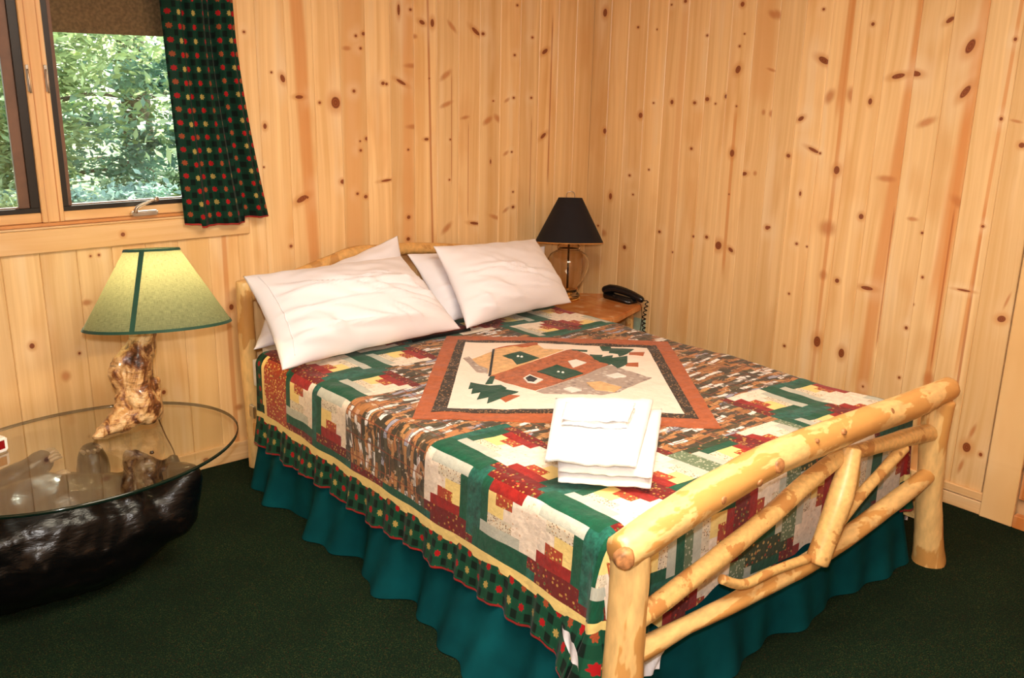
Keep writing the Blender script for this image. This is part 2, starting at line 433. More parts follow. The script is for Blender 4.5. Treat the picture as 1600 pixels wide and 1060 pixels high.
# knots read off each board: (across, height, half width, half height, tilt, pale)
KN= {'L':{15:[(0.014,1.77,0.006,0.0054,0,0)],14:[(-0.004,1.62,0.0052,0.0047,0,0),(0.044,1.597,0.0107,0.017,20,0),(-0.044,1.409,0.0084,0.0115,0,0),(-0.058,1.245,0.0042,0.0039,0,0),(0.046,0.907,0.0078,0.0073,0,0)],13:[(-0.01,1.524,0.0197,0.0077,0,0),(-0.018,1.104,0.0316,0.0122,25,0),(0.008,1.109,0.0068,0.0061,0,0)],12:[(-0.042,1.501,0.0068,0.0059,0,0),(0.034,1.501,0.0232,0.0378,10,0),(0.056,1.166,0.012,0.0104,0,0)],11:[(0.016,1.776,0.0071,0.0059,0,0),(0.054,1.786,0.0095,0.0078,0,0),(-0.03,1.724,0.0163,0.0078,0,1),(0.038,1.726,0.0071,0.0059,0,0),(-0.0,1.549,0.0083,0.007,0,0),(0.058,1.347,0.0098,0.0083,0,0),(0.024,1.337,0.0049,0.0041,0,0),(0.026,1.297,0.0073,0.0062,0,0),(0.004,1.109,0.0074,0.0064,0,0),(0.046,1.093,0.01,0.0086,0,0)],10:[(0.022,1.583,0.0099,0.0082,0,0),(0.04,1.58,0.0075,0.0062,0,0),(0.03,1.159,0.0513,0.0054,5,0)],9:[(-0.008,1.589,0.032,0.0073,-25,0),(0.048,1.66,0.0324,0.0083,0,1),(0.054,1.394,0.033,0.0086,0,1),(0.026,1.292,0.0066,0.0054,0,0),(0.024,0.983,0.0107,0.009,0,0),(0.02,0.881,0.0108,0.0091,0,0),(-0.016,1.893,0.0075,0.0249,0,0),(0.046,1.897,0.0076,0.006,0,0)],8:[(-0.018,1.847,0.0169,0.0092,-20,0),(0.038,1.847,0.0106,0.0185,0,0),(0.002,1.336,0.0135,0.0066,0,0),(0.02,1.607,0.004,0.0032,0,0),(-0.06,1.786,0.0129,0.0082,0,1)],7:[(-0.013,1.622,0.0302,0.0107,35,1),(-0.009,1.492,0.0305,0.0087,20,1),(0.014,1.331,0.0056,0.0045,0,0),(0.009,1.143,0.0057,0.0046,0,0),(-0.007,0.913,0.0345,0.0117,40,1),(0.023,1.837,0.0274,0.0084,-45,1)],6:[(0.035,1.822,0.0399,0.0096,-35,0),(-0.025,1.431,0.0201,0.0067,10,1),(0.036,0.922,0.0302,0.0072,-10,0)],5:[(-0.046,1.813,0.0101,0.0075,0,0),(-0.011,1.415,0.0269,0.0114,30,1),(0.048,1.425,0.0213,0.0115,-40,1),(0.021,1.507,0.006,0.0045,0,0),(0.009,1.218,0.0046,0.0117,0,0),(0.041,0.942,0.0343,0.0085,-20,1)],4:[(0.025,1.522,0.0078,0.0057,0,0),(-0.017,1.511,0.0154,0.0069,30,1),(0.019,1.26,0.0063,0.0047,0,0),(-0.019,1.255,0.0156,0.0071,30,1),(0.037,1.952,0.0076,0.0055,0,0),(0.026,1.723,0.0077,0.0056,0,0),(0.034,0.984,0.0096,0.0074,0,0),(-0.013,0.973,0.0191,0.0073,30,1),(0.032,1.061,0.0064,0.0049,0,0)],3:[(0.013,1.809,0.0079,0.0056,0,0),(0.015,1.522,0.008,0.0058,0,0)],2:[(-0.027,1.746,0.0226,0.0103,30,0),(-0.023,1.334,0.0232,0.0097,35,0)],20:[(-0.046,0.778,0.0152,0.0092,0,1),(-0.006,0.744,0.0077,0.0167,0,1),(-0.015,0.951,0.0042,0.0045,0,0),(0.015,0.952,0.0051,0.0054,0,0)],21:[(-0.022,0.508,0.0133,0.0168,0,1),(0.034,0.588,0.0051,0.0056,0,0)],22:[(0.001,0.644,0.0095,0.0108,0,0)],16:[(0.014,0.68,0.0104,0.0133,0,0),(0.018,0.238,0.015,0.0108,0,1)],18:[(-0.042,0.37,0.0086,0.0091,0,0)]},'R':{0:[(0.015,1.944,0.0155,0.021,0,0),(0.05,1.357,0.0123,0.0148,0,0),(0.032,0.856,0.0073,0.0052,0,0)],2:[(-0.003,1.868,0.008,0.0057,0,0),(0.045,1.447,0.0146,0.0141,0,0),(-0.008,1.144,0.0084,0.0061,0,0),(0.023,1.049,0.0067,0.0049,0,0),(-0.017,0.768,0.012,0.0115,0,0)],3:[(-0.004,1.855,0.0046,0.0033,0,0),(0.001,1.51,0.0063,0.0046,0,0),(-0.004,1.184,0.0064,0.0048,0,0)],4:[(-0.047,1.964,0.006,0.0043,0,0),(0.036,1.976,0.0101,0.0075,0,0),(-0.007,1.518,0.0106,0.0113,0,0),(-0.034,0.882,0.0095,0.0073,0,0),(0.061,0.792,0.0062,0.0048,0,0)],5:[(0.053,1.821,0.007,0.0053,0,0),(0.007,1.519,0.0101,0.0077,0,0),(0.007,1.306,0.0088,0.0068,0,0),(0.058,0.889,0.0074,0.0059,0,0)],7:[(-0.014,1.949,0.0117,0.0111,0,0),(0.01,1.824,0.0052,0.0041,0,0),(-0.011,1.772,0.0066,0.0052,0,0),(-0.009,1.672,0.0145,0.0188,-25,0),(-0.001,1.512,0.0053,0.0042,0,0),(-0.004,1.302,0.0135,0.0174,0,0),(-0.039,0.867,0.0196,0.0206,-20,0),(0.034,0.857,0.0164,0.0091,-30,0),(-0.002,1.114,0.0041,0.0033,0,0)],6:[(-0.045,1.538,0.0127,0.0098,0,0),(0.005,1.519,0.0055,0.0043,0,0),(0.061,1.553,0.0081,0.0096,0,0),(0.013,0.897,0.01,0.0081,0,0)],1:[(-0.011,1.023,0.0123,0.0177,0,0),(-0.054,0.822,0.0216,0.0156,0,1)],8:[(-0.052,1.215,0.0158,0.0087,10,0),(0.006,1.222,0.0078,0.0086,0,1),(0.022,1.491,0.0076,0.0103,0,1),(0.06,1.487,0.0075,0.0123,0,1),(0.026,1.9,0.0221,0.0118,-30,1),(0.044,1.671,0.0198,0.005,-15,1),(0.048,1.899,0.0219,0.0137,-30,1)],9:[(0.044,1.313,0.0097,0.0082,0,0),(-0.028,0.987,0.0114,0.0097,0,0),(0.046,1.312,0.0097,0.0082,0,0),(-0.018,0.99,0.0076,0.0065,0,0)],10:[(0.018,1.912,0.0067,0.0056,0,0),(0.044,1.711,0.0404,0.0125,-25,0),(-0.036,1.472,0.0165,0.009,30,0),(0.04,1.345,0.0369,0.007,-20,0),(-0.002,1.156,0.0059,0.0103,0,0),(0.006,0.937,0.0072,0.0063,0,0),(0.058,0.932,0.0047,0.0042,0,0),(-0.006,0.709,0.0059,0.0052,0,0),(-0.002,0.466,0.0075,0.0067,0,0)],12:[(-0.006,1.848,0.0082,0.0072,0,0),(0.022,1.553,0.0093,0.0131,0,0),(0.044,1.093,0.0117,0.0118,0,0),(-0.03,0.809,0.0107,0.0099,0,0),(0.03,0.5,0.0147,0.0215,0,0)],13:[(0.002,1.652,0.0316,0.0099,12,0),(0.006,1.256,0.0345,0.0104,0,1),(-0.016,0.802,0.0305,0.0084,0,0),(0.022,0.38,0.0052,0.005,0,0)],14:[(-0.056,1.662,0.025,0.0107,-8,0),(0.05,1.854,0.0181,0.0085,35,0),(0.014,1.483,0.0379,0.0117,25,1),(0.012,1.11,0.0175,0.0066,0,1),(0.058,1.061,0.0058,0.0056,0,0),(0.048,0.672,0.0071,0.0071,0,0),(0.048,0.46,0.006,0.0061,0,0)],15:[(0.014,1.76,0.079,0.0152,66,0),(0.02,1.599,0.0443,0.012,55,0),(0.058,1.194,0.0405,0.0144,-35,1),(-0.04,0.888,0.0058,0.0057,0,0),(-0.062,0.773,0.0047,0.0047,0,0),(0.044,0.485,0.0172,0.0236,0,1)],16:[(0.043,1.782,0.0065,0.0065,0,0),(0.038,1.508,0.0067,0.0067,0,0),(0.034,1.117,0.0069,0.0053,0,0),(0.03,0.497,0.0055,0.0058,0,0),(0.001,0.866,0.0291,0.0033,0,0)],11:[(-0.036,1.567,0.0156,0.0251,-25,1),(0.062,1.574,0.0172,0.0322,20,1),(-0.052,1.334,0.0057,0.005,0,0),(0.034,1.271,0.0144,0.0178,0,0),(0.02,1.025,0.0374,0.0326,0,1),(0.026,0.822,0.0138,0.0175,0,1),(0.034,0.524,0.0182,0.0258,0,0)],17:[(-0.033,1.502,0.018,0.0042,-10,1),(-0.002,1.42,0.0114,0.01,0,0),(0.029,0.785,0.0172,0.013,20,0),(-0.019,0.253,0.0173,0.021,0,0),(0.037,0.241,0.0074,0.0081,0,0),(-0.007,0.324,0.0064,0.0519,-15,1),(-0.03,0.169,0.0065,0.0472,-12,1),(0.038,0.856,0.004,0.0428,-15,1)],18:[(-0.042,0.766,0.0089,0.015,0,0),(-0.039,0.724,0.005,0.0054,0,0),(0.053,0.227,0.0069,0.0079,0,0)]}}
OR = (0.66, 0.27, 0.075); RB = (0.42, 0.12, 0.03)
STL = {13: [(0.006, 1.45, 0.034, 3, -0.04, OR)], 8: [(0.022, 1.45, 0.007, 3, -0.02, RB)],
       7: [(0.021, 1.38, 0.003, 0.28, 0, RB)], 6: [(-0.004, 1.18, 0.003, 0.25, 0, RB)],
       11: [(0.0, 1.4, 0.05, 3, 0, (0.74, 0.40, 0.15))], 9: [(0.03, 1.4, 0.035, 3, 0, (0.74, 0.38, 0.14))],
       2: [(0.018, 1.5, 0.006, 0.45, 0, RB)], 17: [(0.01, 0.5, 0.05, 3, 0, (0.80, 0.50, 0.20))], 3: [(0.02, 1.2, 0.003, 0.25, 0, RB)], 16: [(0.0, 0.5, 0.012, 3, 0, OR)], 19: [(0.01, 0.5, 0.05, 2, 0, (0.78, 0.44, 0.17))]}
STR = {11: [(0.028, 1.4, 0.010, 3, 0.0, OR), (0.02, 1.95, 0.016, 0.5, 0.02, OR)], 13: [(0.050, 1.4, 0.032, 3, 0.03, OR), (0.058, 0.85, 0.004, 0.32, 0, RB)],
       15: [(0.046, 1.6, 0.040, 0.9, 0.03, OR), (0.040, 0.8, 0.016, 0.9, 0.0, OR), (0.045, 0.85, 0.004, 0.35, 0, RB)],
       16: [(0.032, 0.82, 0.006, 0.42, 0.0, RB), (0.040, 1.6, 0.008, 1.2, 0.02, OR)],
       7: [(-0.002, 1.12, 0.010, 0.42, 0.0, OR)], 4: [(0.04, 1.0, 0.02, 2, 0, (0.78, 0.46, 0.2))],
       8: [(0.0, 1.9, 0.06, 0.4, 0, (0.74, 0.42, 0.17))]}
random.seed(11)
for _w in KN.values():
    for _k in _w: _w[_k] = [(a_, b_, min(c_, .030) * (.92 if not g_ else 1), min(d_, .026 if c_ < .05 else d_) * (.95 if not g_ else 1), e_, g_) for a_, b_, c_, d_, e_, g_ in _w[_k]]
toneL = {8: 1.05, 9: 0.93, 10: 1.06, 11: 0.93, 12: 1.05, 13: 1.02, 14: 1.04, 15: 1.05, 6: 1.0, 7: 0.95, 5: 0.94, 4: 1.05, 3: 0.96, 18: 0.97, 17: 1.0, 16: 1.1, 19: 1.02}
for i in range(0, 26):
    x = -(i + 0.5) * W + 0.004
    mt = pine('pine_board', seed=i + 1, knots=KN['L'].get(i, ()), streaks=STL.get(i, ()), tone=toneL.get(i, 0.94 + 0.12 * random.random()))
    if i < 16: put_board(me_full, WB, (x, 0, 0), 0, mt)
    else:
        put_board(me_low, WB, (x, 0, 0), 0, mt)
        put_board(me_high, WB, (x, 0, 0), 0, mt)
for i in range(0, 18):
    y = -(i + 0.5) * W
    mt = pine('pine_board', seed=40 + i, knots=KN['R'].get(i, ()), streaks=STR.get(i, ()), tone=0.90 + 0.17 * random.random())
    put_board(me_full, WR, (0, y, 0), R(-90), mt)

# baseboards: left run of one board, right run of two strips with an open joint
def yellow_pine(n, s, k=(), st=()): return pine(n, base=(0.80, 0.52, 0.25), seed=s, knots=k, streaks=st)


def plank_x(name, x0, x1, y0, y1, z0, z1, parent, mat, bev=0.003):
    """a plank lying along x whose grain runs along x: built upright and turned"""
    Lh = x1 - x0
    bm = box_data(-(z1 - z0) / 2, (z1 - z0) / 2, -(y1 - y0) / 2, (y1 - y0) / 2, -Lh / 2, Lh / 2, bev)
    o = from_bm(name, bm, parent, mat)
    o.rotation_euler = (0, R(90), 0); o.location = ((x0 + x1) / 2, (y0 + y1) / 2, (z0 + z1) / 2)
    return o


def plank_y(name, x0, x1, y0, y1, z0, z1, parent, mat, bev=0.003):
    Lh = y1 - y0
    bm = box_data(-(z1 - z0) / 2, (z1 - z0) / 2, -(x1 - x0) / 2, (x1 - x0) / 2, -Lh / 2, Lh / 2, bev)
    o = from_bm(name, bm, parent, mat)
    o.matrix_world = Matrix.Translation(((x0 + x1) / 2, (y0 + y1) / 2, (z0 + z1) / 2)) @ Matrix.Rotation(R(90), 4, 'Z') @ Matrix.Rotation(R(90), 4, 'Y')
    return o


tag(plank_x('baseboard_back', -3.9, -0.014, -0.014, -0.0005, 0.001, 0.085, None, yellow_pine('base_pine', 3, [(0.0, 1.95 - 2.2, .008, .012, 0, 0)])), kind='structure')
BR = tag(empty('baseboard_right'), kind='structure')
plank_y('strip', -0.016, -0.0005, -2.262, -0.016, 0.058, 0.093, BR, yellow_pine('base_pine', 5))
plank_y('strip', -0.014, -0.0005, -2.262, -0.016, 0.001, 0.054, BR, yellow_pine('base_pine', 6))
tag(box('trim_1', -0.022, -0.0005, -2.385, -2.263, 0.001, 2.1, None, pine('casing_pine', seed=70, knots=[(0.0, 0.235, .009, .010, 0, 0)]), 0.003), kind='structure')
D = tag(empty('door_1'), kind='structure')
m_door = pine('door_pine', base=(0.56, 0.20, 0.05), seed=71)
box('panel', -0.006, 0.012, -3.25, -2.388, 0.115, 2.08, D, m_door, 0.002)
box('rail', -0.012, -0.007, -3.25, -2.40, 0.125, 0.34, D, m_door, 0.002)
lathe('knob', [(0.0, 0), (0.022, 0.0), (0.026, 0.02), (0.014, 0.035), (0.0, 0.036)], (-0.03, -3.1, 0.95), 20, D, plain('brass', (0.7, 0.5, 0.2), 0.3, 1.0))
tag(box('trim_2', -0.020, 0.012, -3.25, -2.386, 0.001, 0.052, None, m_door, 0.002), kind='structure')

# ---------------------------------------------------------------- window
m_fr = pine('window_pine', base=(0.74, 0.44, 0.19), seed=80)
m_frd = pine('window_stop_pine', base=(0.60, 0.27, 0.09), seed=81)
m_blk = plain('black_gasket', (0.012, 0.008, 0.006), 0.4)
m_brn = plain('brown_screen_frame', (0.16, 0.075, 0.04), 0.5)
m_steel = plain('brushed_steel', (0.62, 0.60, 0.56), 0.3, 1.0)
m_bronze = plain('bronze', (0.42, 0.33, 0.24), 0.35, 0.9)


def thin_glass(name, tint=(1, 1, 1), rough=0.0, ior=1.5, refl=1.0):
    m = bpy.data.materials.new(name); m.use_nodes = True; nt = m.node_tree
    for n in list(nt.nodes): nt.nodes.remove(n)
    out = N(nt, 'ShaderNodeOutputMaterial'); mx = N(nt, 'ShaderNodeMixShader')
    tr = N(nt, 'ShaderNodeBsdfTransparent'); tr.inputs[0].default_value = c4(tint)
    gl = N(nt, 'ShaderNodeBsdfGlossy'); gl.inputs['Roughness'].default_value = rough
    lw = N(nt, 'ShaderNodeLayerWeight'); lw.inputs[0].default_value = 0.5
    f0 = ((ior - 1) / (ior + 1)) ** 2
    fr = math_n(nt, 'ADD', math_n(nt, 'MULTIPLY', math_n(nt, 'POWER', lw.outputs['Facing'], 4.0), 1 - f0), f0)
    L(nt, math_n(nt, 'MULTIPLY', fr, refl, clamp=True), mx.inputs[0])
    L(nt, tr.outputs[0], mx.inputs[1]); L(nt, gl.outputs[0], mx.inputs[2]); L(nt, mx.outputs[0], out.inputs[0])
    return m


WN = tag(empty('window_1', (0, 0, 0)), kind='structure')
MX0, MX1 = -2.722, -2.648          # mullion
plank_x('casing', WX0, -1.952, -0.020, -0.0005, 0.982, 1.066, WN, yellow_pine('casing_pine', 12, [(0.0, 0.42, .008, .008, 0, 0), (0.02, -0.3, .004, .004, 0, 0)]))
box('casing', -2.03, -1.952, -0.020, -0.0005, 1.067, 2.14, WN, m_fr, 0.003)
plank_x('casing', WX0, -2.031, -0.020, -0.0005, 2.06, 2.14, WN, m_fr)
plank_x('sill', WX0, -2.03, -0.024, 0.09, 1.067, 1.074, WN, yellow_pine('sill_pine', 13))
plank_x('stop', WX0, -2.03, -0.006, 0.05, 1.075, 1.086, WN, m_frd, 0.001)
box('mullion', MX0, MX1, -0.004, 0.06, 1.087, 2.06, WN, m_fr, 0.003)
box('bead', MX0 + 0.018, MX0 + 0.021, -0.007, -0.0041, 1.087, 2.06, WN, m_frd, 0)
box('bead', MX1 - 0.018, MX1 - 0.015, -0.007, -0.0041, 1.087, 2.06, WN, m_frd, 0)
box('jamb', -2.05, -2.03, -0.004, 0.09, 1.087, 2.06, WN, m_fr, 0.003)
for (a, b_) in ((WX0, MX0), (MX1, -2.05)):
    f = tag(empty('sash'), kind=None); f.parent = WN
    plank_x('rail', a, b_, 0.004, 0.05, 1.087, 1.122, f, m_fr)
    box('gasket', a, b_, 0.010, 0.045, 1.1221, 1.140, f, m_blk, 0.001)
    box('gasket', a, a + 0.022, 0.010, 0.045, 1.1401, 2.06, f, m_blk, 0.001)
    box('gasket', b_ - 0.030, b_, 0.010, 0.045, 1.1401, 2.06, f, m_blk, 0.001)
    box('screen_frame', a + 0.0221, a + 0.036, 0.020, 0.040, 1.1401, 2.06, f, m_brn, 0.001)
    box('screen_frame', b_ - 0.065, b_ - 0.0301, 0.020, 0.040, 1.1401, 2.06, f, m_brn, 0.001)
    box('screen_frame', a + 0.0361, b_ - 0.0651, 0.022, 0.040, 1.1401, 1.1445, f, m_brn, 0.0)
    box('pane', a + 0.02, b_ - 0.02, 0.052, 0.056, 1.122, 2.06, f, thin_glass('window_glass', (0.93, 0.96, 0.93)), 0)
m_shade = plain('brown_shade_cloth', (0.17, 0.095, 0.05), 0.9, nscale=90, namp=0.35)
box('roller_shade', MX1, -2.05, 0.064, 0.067, 1.742, 2.06, WN, m_shade, 0)
box('roller_shade', WX0, MX0, 0.064, 0.067, 1.742, 2.06, WN, m_shade, 0)
# two casement locks on the mullion and a folding crank on the sill
for sx in (MX0 + 0.006, MX1 - 0.010):
    p = empty('latch', (sx, -0.004, 1.585)); p.parent = WN
    box('plate', -0.004, 0.006, -0.006, 0.0, -0.045, 0.045, p, m_steel, 0.001)
    tube('lever', [(0.001, -0.008, 0.03), (0.001, -0.016, -0.01), (0.003, -0.012, -0.048)], [0.003, 0.003, 0.004], p, m_bronze, 4, 8)
p = empty('crank_handle', (0, 0, 0)); p.parent = WN
box('base', -2.418, -2.322, -0.034, -0.002, 1.090, 1.108, p, m_steel, 0.004, 2)
tube('arm', [(-2.405, -0.030, 1.105), (-2.398, -0.034, 1.124), (-2.365, -0.038, 1.138), (-2.332, -0.040, 1.150)], [0.009, 0.006, 0.0055, 0.005], p, m_bronze, 5, 10)
tube('knob', [(-2.332, -0.036, 1.148), (-2.330, -0.052, 1.152)], [0.007, 0.009], p, m_bronze, 3, 10)

# ---------------------------------------------------------------- woods outside the window
m_bark = plain('forest_bark', (0.13, 0.09, 0.055), 0.9, nscale=12, namp=0.5, bumpy=(30, 0.6, 0.02))
m_soil = plain('forest_floor', (0.10, 0.13, 0.05), 1.0, nscale=4, namp=0.6)


def leaf_mat(name, c):
    m, nt, b = new_mat(name)
    v = coords(nt, 'Object')
    f = noise_n(nt, v, 3.0, 4.0)
    col = ramp(nt, f, [(0.3, tuple(x * 0.45 for x in c)), (0.55, c), (0.75, tuple(min(1, x * 1.7) for x in c))])
    L(nt, col, b.inputs['Base Color']); b.inputs['Roughness'].default_value = 0.35
    out = [n for n in nt.nodes if n.type == 'OUTPUT_MATERIAL'][0]
    tl = N(nt, 'ShaderNodeBsdfTranslucent'); L(nt, col, tl.inputs[0])
    mx = N(nt, 'ShaderNodeMixShader'); mx.inputs[0].default_value = 0.45
    L(nt, b.outputs[0], mx.inputs[1]); L(nt, tl.outputs[0], mx.inputs[2]); L(nt, mx.outputs[0], out.inputs[0])
    return m


leafs = [leaf_mat('leaf_pale', (0.52, 0.62, 0.30)), leaf_mat('leaf_mid', (0.34, 0.46, 0.22)), leaf_mat('leaf_blue', (0.36, 0.52, 0.42))]
tag(box('ground', -14, 16, 0.3, 30, -0.9, -0.6, None, m_soil, 0), 'mossy forest floor of earth and litter outside the window', 'ground', kind='structure')


def foliage(name, n, cx, cy, cz, rx, ry, rz, s, mat, parent, seed):
    rnd = random.Random(seed); vs = []; fs = []
    cl = [(rnd.gauss(0, .5), rnd.gauss(0, .5), rnd.uniform(-1, 1)) for _ in range(60)]
    for i in range(n):
        c = cl[rnd.randrange(60)]
        p = Vector((cx + rx * (c[0] + rnd.gauss(0, .13)), cy + ry * (c[1] + rnd.gauss(0, .13)), cz + rz * (c[2] + rnd.gauss(0, .07))))
        a = Vector((rnd.gauss(0, 1), rnd.gauss(0, 1), rnd.gauss(0, .5))).normalized()
        b_ = a.cross(Vector((rnd.gauss(0, .5), rnd.gauss(0, .5), 1))).normalized()
        q = s * rnd.uniform(.6, 1.3); k = len(vs)
        vs += [p - a * q, p + b_ * q * .45, p + a * q, p - b_ * q * .45]; fs.append((k, k + 1, k + 2, k + 3))
    o = mesh(name, vs, fs, parent, mat); o['kind'] = 'stuff'
    return o


rr = random.Random(5)
TREES = [(-1.55, 5.2, 0.13, 'tall straight conifer trunk nearest the window among pale leaves'), (-0.9, 7.5, 0.15, 'dark trunk in the middle of the window view'),
         (-2.3, 6.5, 0.10, 'slim trunk seen through the left window pane'), (0.6, 9.0, 0.2, 'thick trunk at the right of the window view, partly behind the curtain'),
         (-1.9, 10.0, 0.16, 'distant trunk deep in the woods behind the slim one')]
for k, (x, y, r, lab) in enumerate(TREES):
    t = empty('forest_tree', (x, y, -0.6), lab, 'tree', 'trees outside the window')
    tube('trunk', [(0, 0, 0), (0.05, 0, 2.0), (-0.02, 0.03, 5.0)], [r, r * 0.9, r * 0.6], t, m_bark, 6, 12, 0.15, k)
    for j in range(5):
        z = 1.0 + j * 0.8; a = rr.uniform(0, 6.28)
        tube('branch', [(0, 0, z), (math.cos(a) * .6, math.sin(a) * .6, z + .15), (math.cos(a) * 1.3, math.sin(a) * 1.3, z + .05)], [0.035, 0.02, 0.008], t, m_bark, 4, 6)
    foliage('foliage', 9000, 0, 0, 3.4, 2.2, 2.0, 1.9, 0.055, leafs[k % 3], t, k + 20)
BUSH = [(-2.6, 3.2, 0.25, 'small leafy bush low outside the left window pane'), (-1.5, 3.6, 0.15, 'bright leafy bush low in the right window pane'), (-0.5, 4.2, 0.2, 'leafy bush outside beside the curtain edge'),
        (-2.0, 5.6, 0.8, 'tall pale green shrub behind the nearer bushes'), (0.3, 6.3, 0.9, 'bluish green shrub further back on the right'), (-1.0, 9.0, 1.6, 'broad mass of pale undergrowth at the back of the woods')]
for k, (x, y, z, lab) in enumerate(BUSH):
    t = empty('forest_bush', (x, y, -0.6), lab, 'bush', 'bushes outside the window')
    sc = 0.8 if k < 3 else 1.5
    tube('stem', [(0, 0, 0), (0.1, 0, z + 0.6)], [0.03, 0.012], t, m_bark, 3, 6)
    foliage('foliage', 14000, 0, 0, z + 0.6, sc * .8, sc * .7, sc * .75, 0.035 if k < 3 else 0.05, leafs[(k * 2) % 3], t, k + 50)
# unseen roof overhang above the window, added to keep the sun out
tag(box('sun_block_eave', -5.4, 0.4, 0.11, 0.95, 2.35, 2.45, None, m_shade, 0), kind='structure')

# ---------------------------------------------------------------- log bed
def log_mat(name, seed=0, base=(0.86, 0.57, 0.23), patch=(0.64, 0.31, 0.08), amount=0.51, sc=(5, 5, 5)):
    m, nt, b = new_mat(name)
    v = coords(nt, 'Object', sc, (seed * 3.1, seed, 0))
    n = noise_n(nt, v, 1.5, 4.0, 0.6, 0.3)
    fine = noise_n(nt, v, 9.0, 3.0)
    col = ramp(nt, fine, [(0.3, tuple(x * .82 for x in base)), (0.7, tuple(min(1, x * 1.1) for x in base))])
    col = mixc(nt, step(nt, n, amount, amount + 0.03, 0, 0.85), col, patch)
    sp = vor(nt, v, 0.9)
    col = mixc(nt, step(nt, sp, 0.075, 0.035, 0, 0.8), col, (0.30, 0.11, 0.03))
    L(nt, col, b.inputs['Base Color']); b.inputs['Roughness'].default_value = 0.38
    b.inputs['Coat Weight'].default_value = 0.15
    bump(nt, b, n, 0.25, 0.006)
    return m


m_log = log_mat('peeled_log_rail', 5, amount=0.49, sc=(3.0, 7, 7))
m_logv = log_mat('peeled_log_post', 2, sc=(6, 6, 1.8))
m_log2 = log_mat('peeled_branch', 4, base=(0.80, 0.50, 0.18), patch=(0.50, 0.22, 0.06), amount=0.55, sc=(8, 8, 8))
m_knot = plain('log_knot', (0.42, 0.19, 0.07), 0.5, nscale=60, namp=0.5)
BED = empty('log_bed', (-1.32, -1.2, 0), 'log bed of peeled pine with an arched rustic footboard, standing in the corner', 'bed')


def bt(name, pts, rad, mat=m_log, n=8, seg=20, bumpy=0.07, seed=0):
    o = tube(name, pts, rad, BED, mat, n, seg, bumpy, seed); o.matrix_parent_inverse = BED.matrix_world.inverted() if False else Matrix.Translation((1.32, 1.2, 0))
    return o


bt('foot_post', [(-2.112, -2.31, 0.0), (-2.108, -2.31, 0.20), (-2.106, -2.31, 0.42), (-2.104, -2.31, 0.575)], [0.052, 0.050, 0.047, 0.046], m_logv, seed=1)
bt('foot_post', [(-0.522, -2.312, 0.0), (-0.560, -2.312, 0.12), (-0.600, -2.31, 0.30), (-0.630, -2.31, 0.50), (-0.622, -2.31, 0.62)], [0.056, 0.047, 0.042, 0.045, 0.047], m_logv, seed=2)
arch = [(-2.145, -2.315, 0.586), (-1.939, -2.315, 0.625), (-1.668, -2.315, 0.661), (-1.436, -2.315, 0.668), (-1.168, -2.315, 0.664), (-0.826, -2.315, 0.655), (-0.575, -2.31, 0.655)]
bt('foot_rail', arch, [0.043, 0.047, 0.047, 0.045, 0.044, 0.043, 0.038], seed=3)
bt('foot_rail', [(-2.08, -2.312, 0.378), (-2.033, -2.312, 0.39), (-1.806, -2.312, 0.436), (-1.542, -2.312, 0.499), (-1.357, -2.312, 0.555), (-1.215, -2.310, 0.580)], [0.022, 0.026, 0.027, 0.027, 0.026, 0.024], m_log2, seed=4)
bt('foot_rail', [(-1.215, -2.306, 0.585), (-1.147, -2.306, 0.572), (-0.979, -2.308, 0.556), (-0.80, -2.308, 0.538), (-0.64, -2.308, 0.516)], [0.022, 0.023, 0.024, 0.029, 0.031], m_log2, seed=5)
bt('foot_rail', [(-2.08, -2.312, 0.292), (-1.95, -2.312, 0.291), (-1.87, -2.312, 0.289), (-1.664, -2.312, 0.28), (-1.304, -2.312, 0.277), (-0.92, -2.312, 0.319), (-0.62, -2.312, 0.365)], [0.030, 0.026, 0.023, 0.026, 0.029, 0.031, 0.027], seed=6)
bt('brace', [(-1.200, -2.335, 0.605), (-1.255, -2.345, 0.47), (-1.330, -2.340, 0.292)], [0.026, 0.037, 0.034], m_log2, seed=7)
bt('brace', [(-1.763, -2.325, 0.385), (-1.672, -2.33, 0.340), (-1.527, -2.33, 0.330), (-1.36, -2.325, 0.305)], [0.013, 0.014, 0.013, 0.015], m_log2, seed=8)
bt('brace', [(-1.26, -2.318, 0.320), (-1.11, -2.315, 0.405), (-0.972, -2.315, 0.462), (-0.845, -2.315, 0.515)], [0.018, 0.018, 0.017, 0.019], m_log2, seed=9)
for (x, y, z, r, d) in ((-1.609, -2.358, 0.672, 0.022, (0, -1, .2)), (-1.835, -2.357, 0.643, 0.012, (0, -1, 0)), (-2.168, -2.350, 0.592, 0.026, (-.75, -1, .0)), (-1.428, -2.352, 0.694, 0.007, (0, -1, .4)), (-1.690, -2.358, 0.648, 0.012, (0, -1, -.1)), (-1.30, -2.355, 0.69, 0.010, (0, -1, .5)), (-1.02, -2.345, 0.685, 0.010, (0, -1, .6))):
    dv = Vector(d).normalized(); c = Vector((x, y, z))
    bt('knot', [tuple(c - dv * .012), tuple(c + dv * .0045)], [r, r * .85], m_knot, 2, 16, 0.12, int(x * -100))
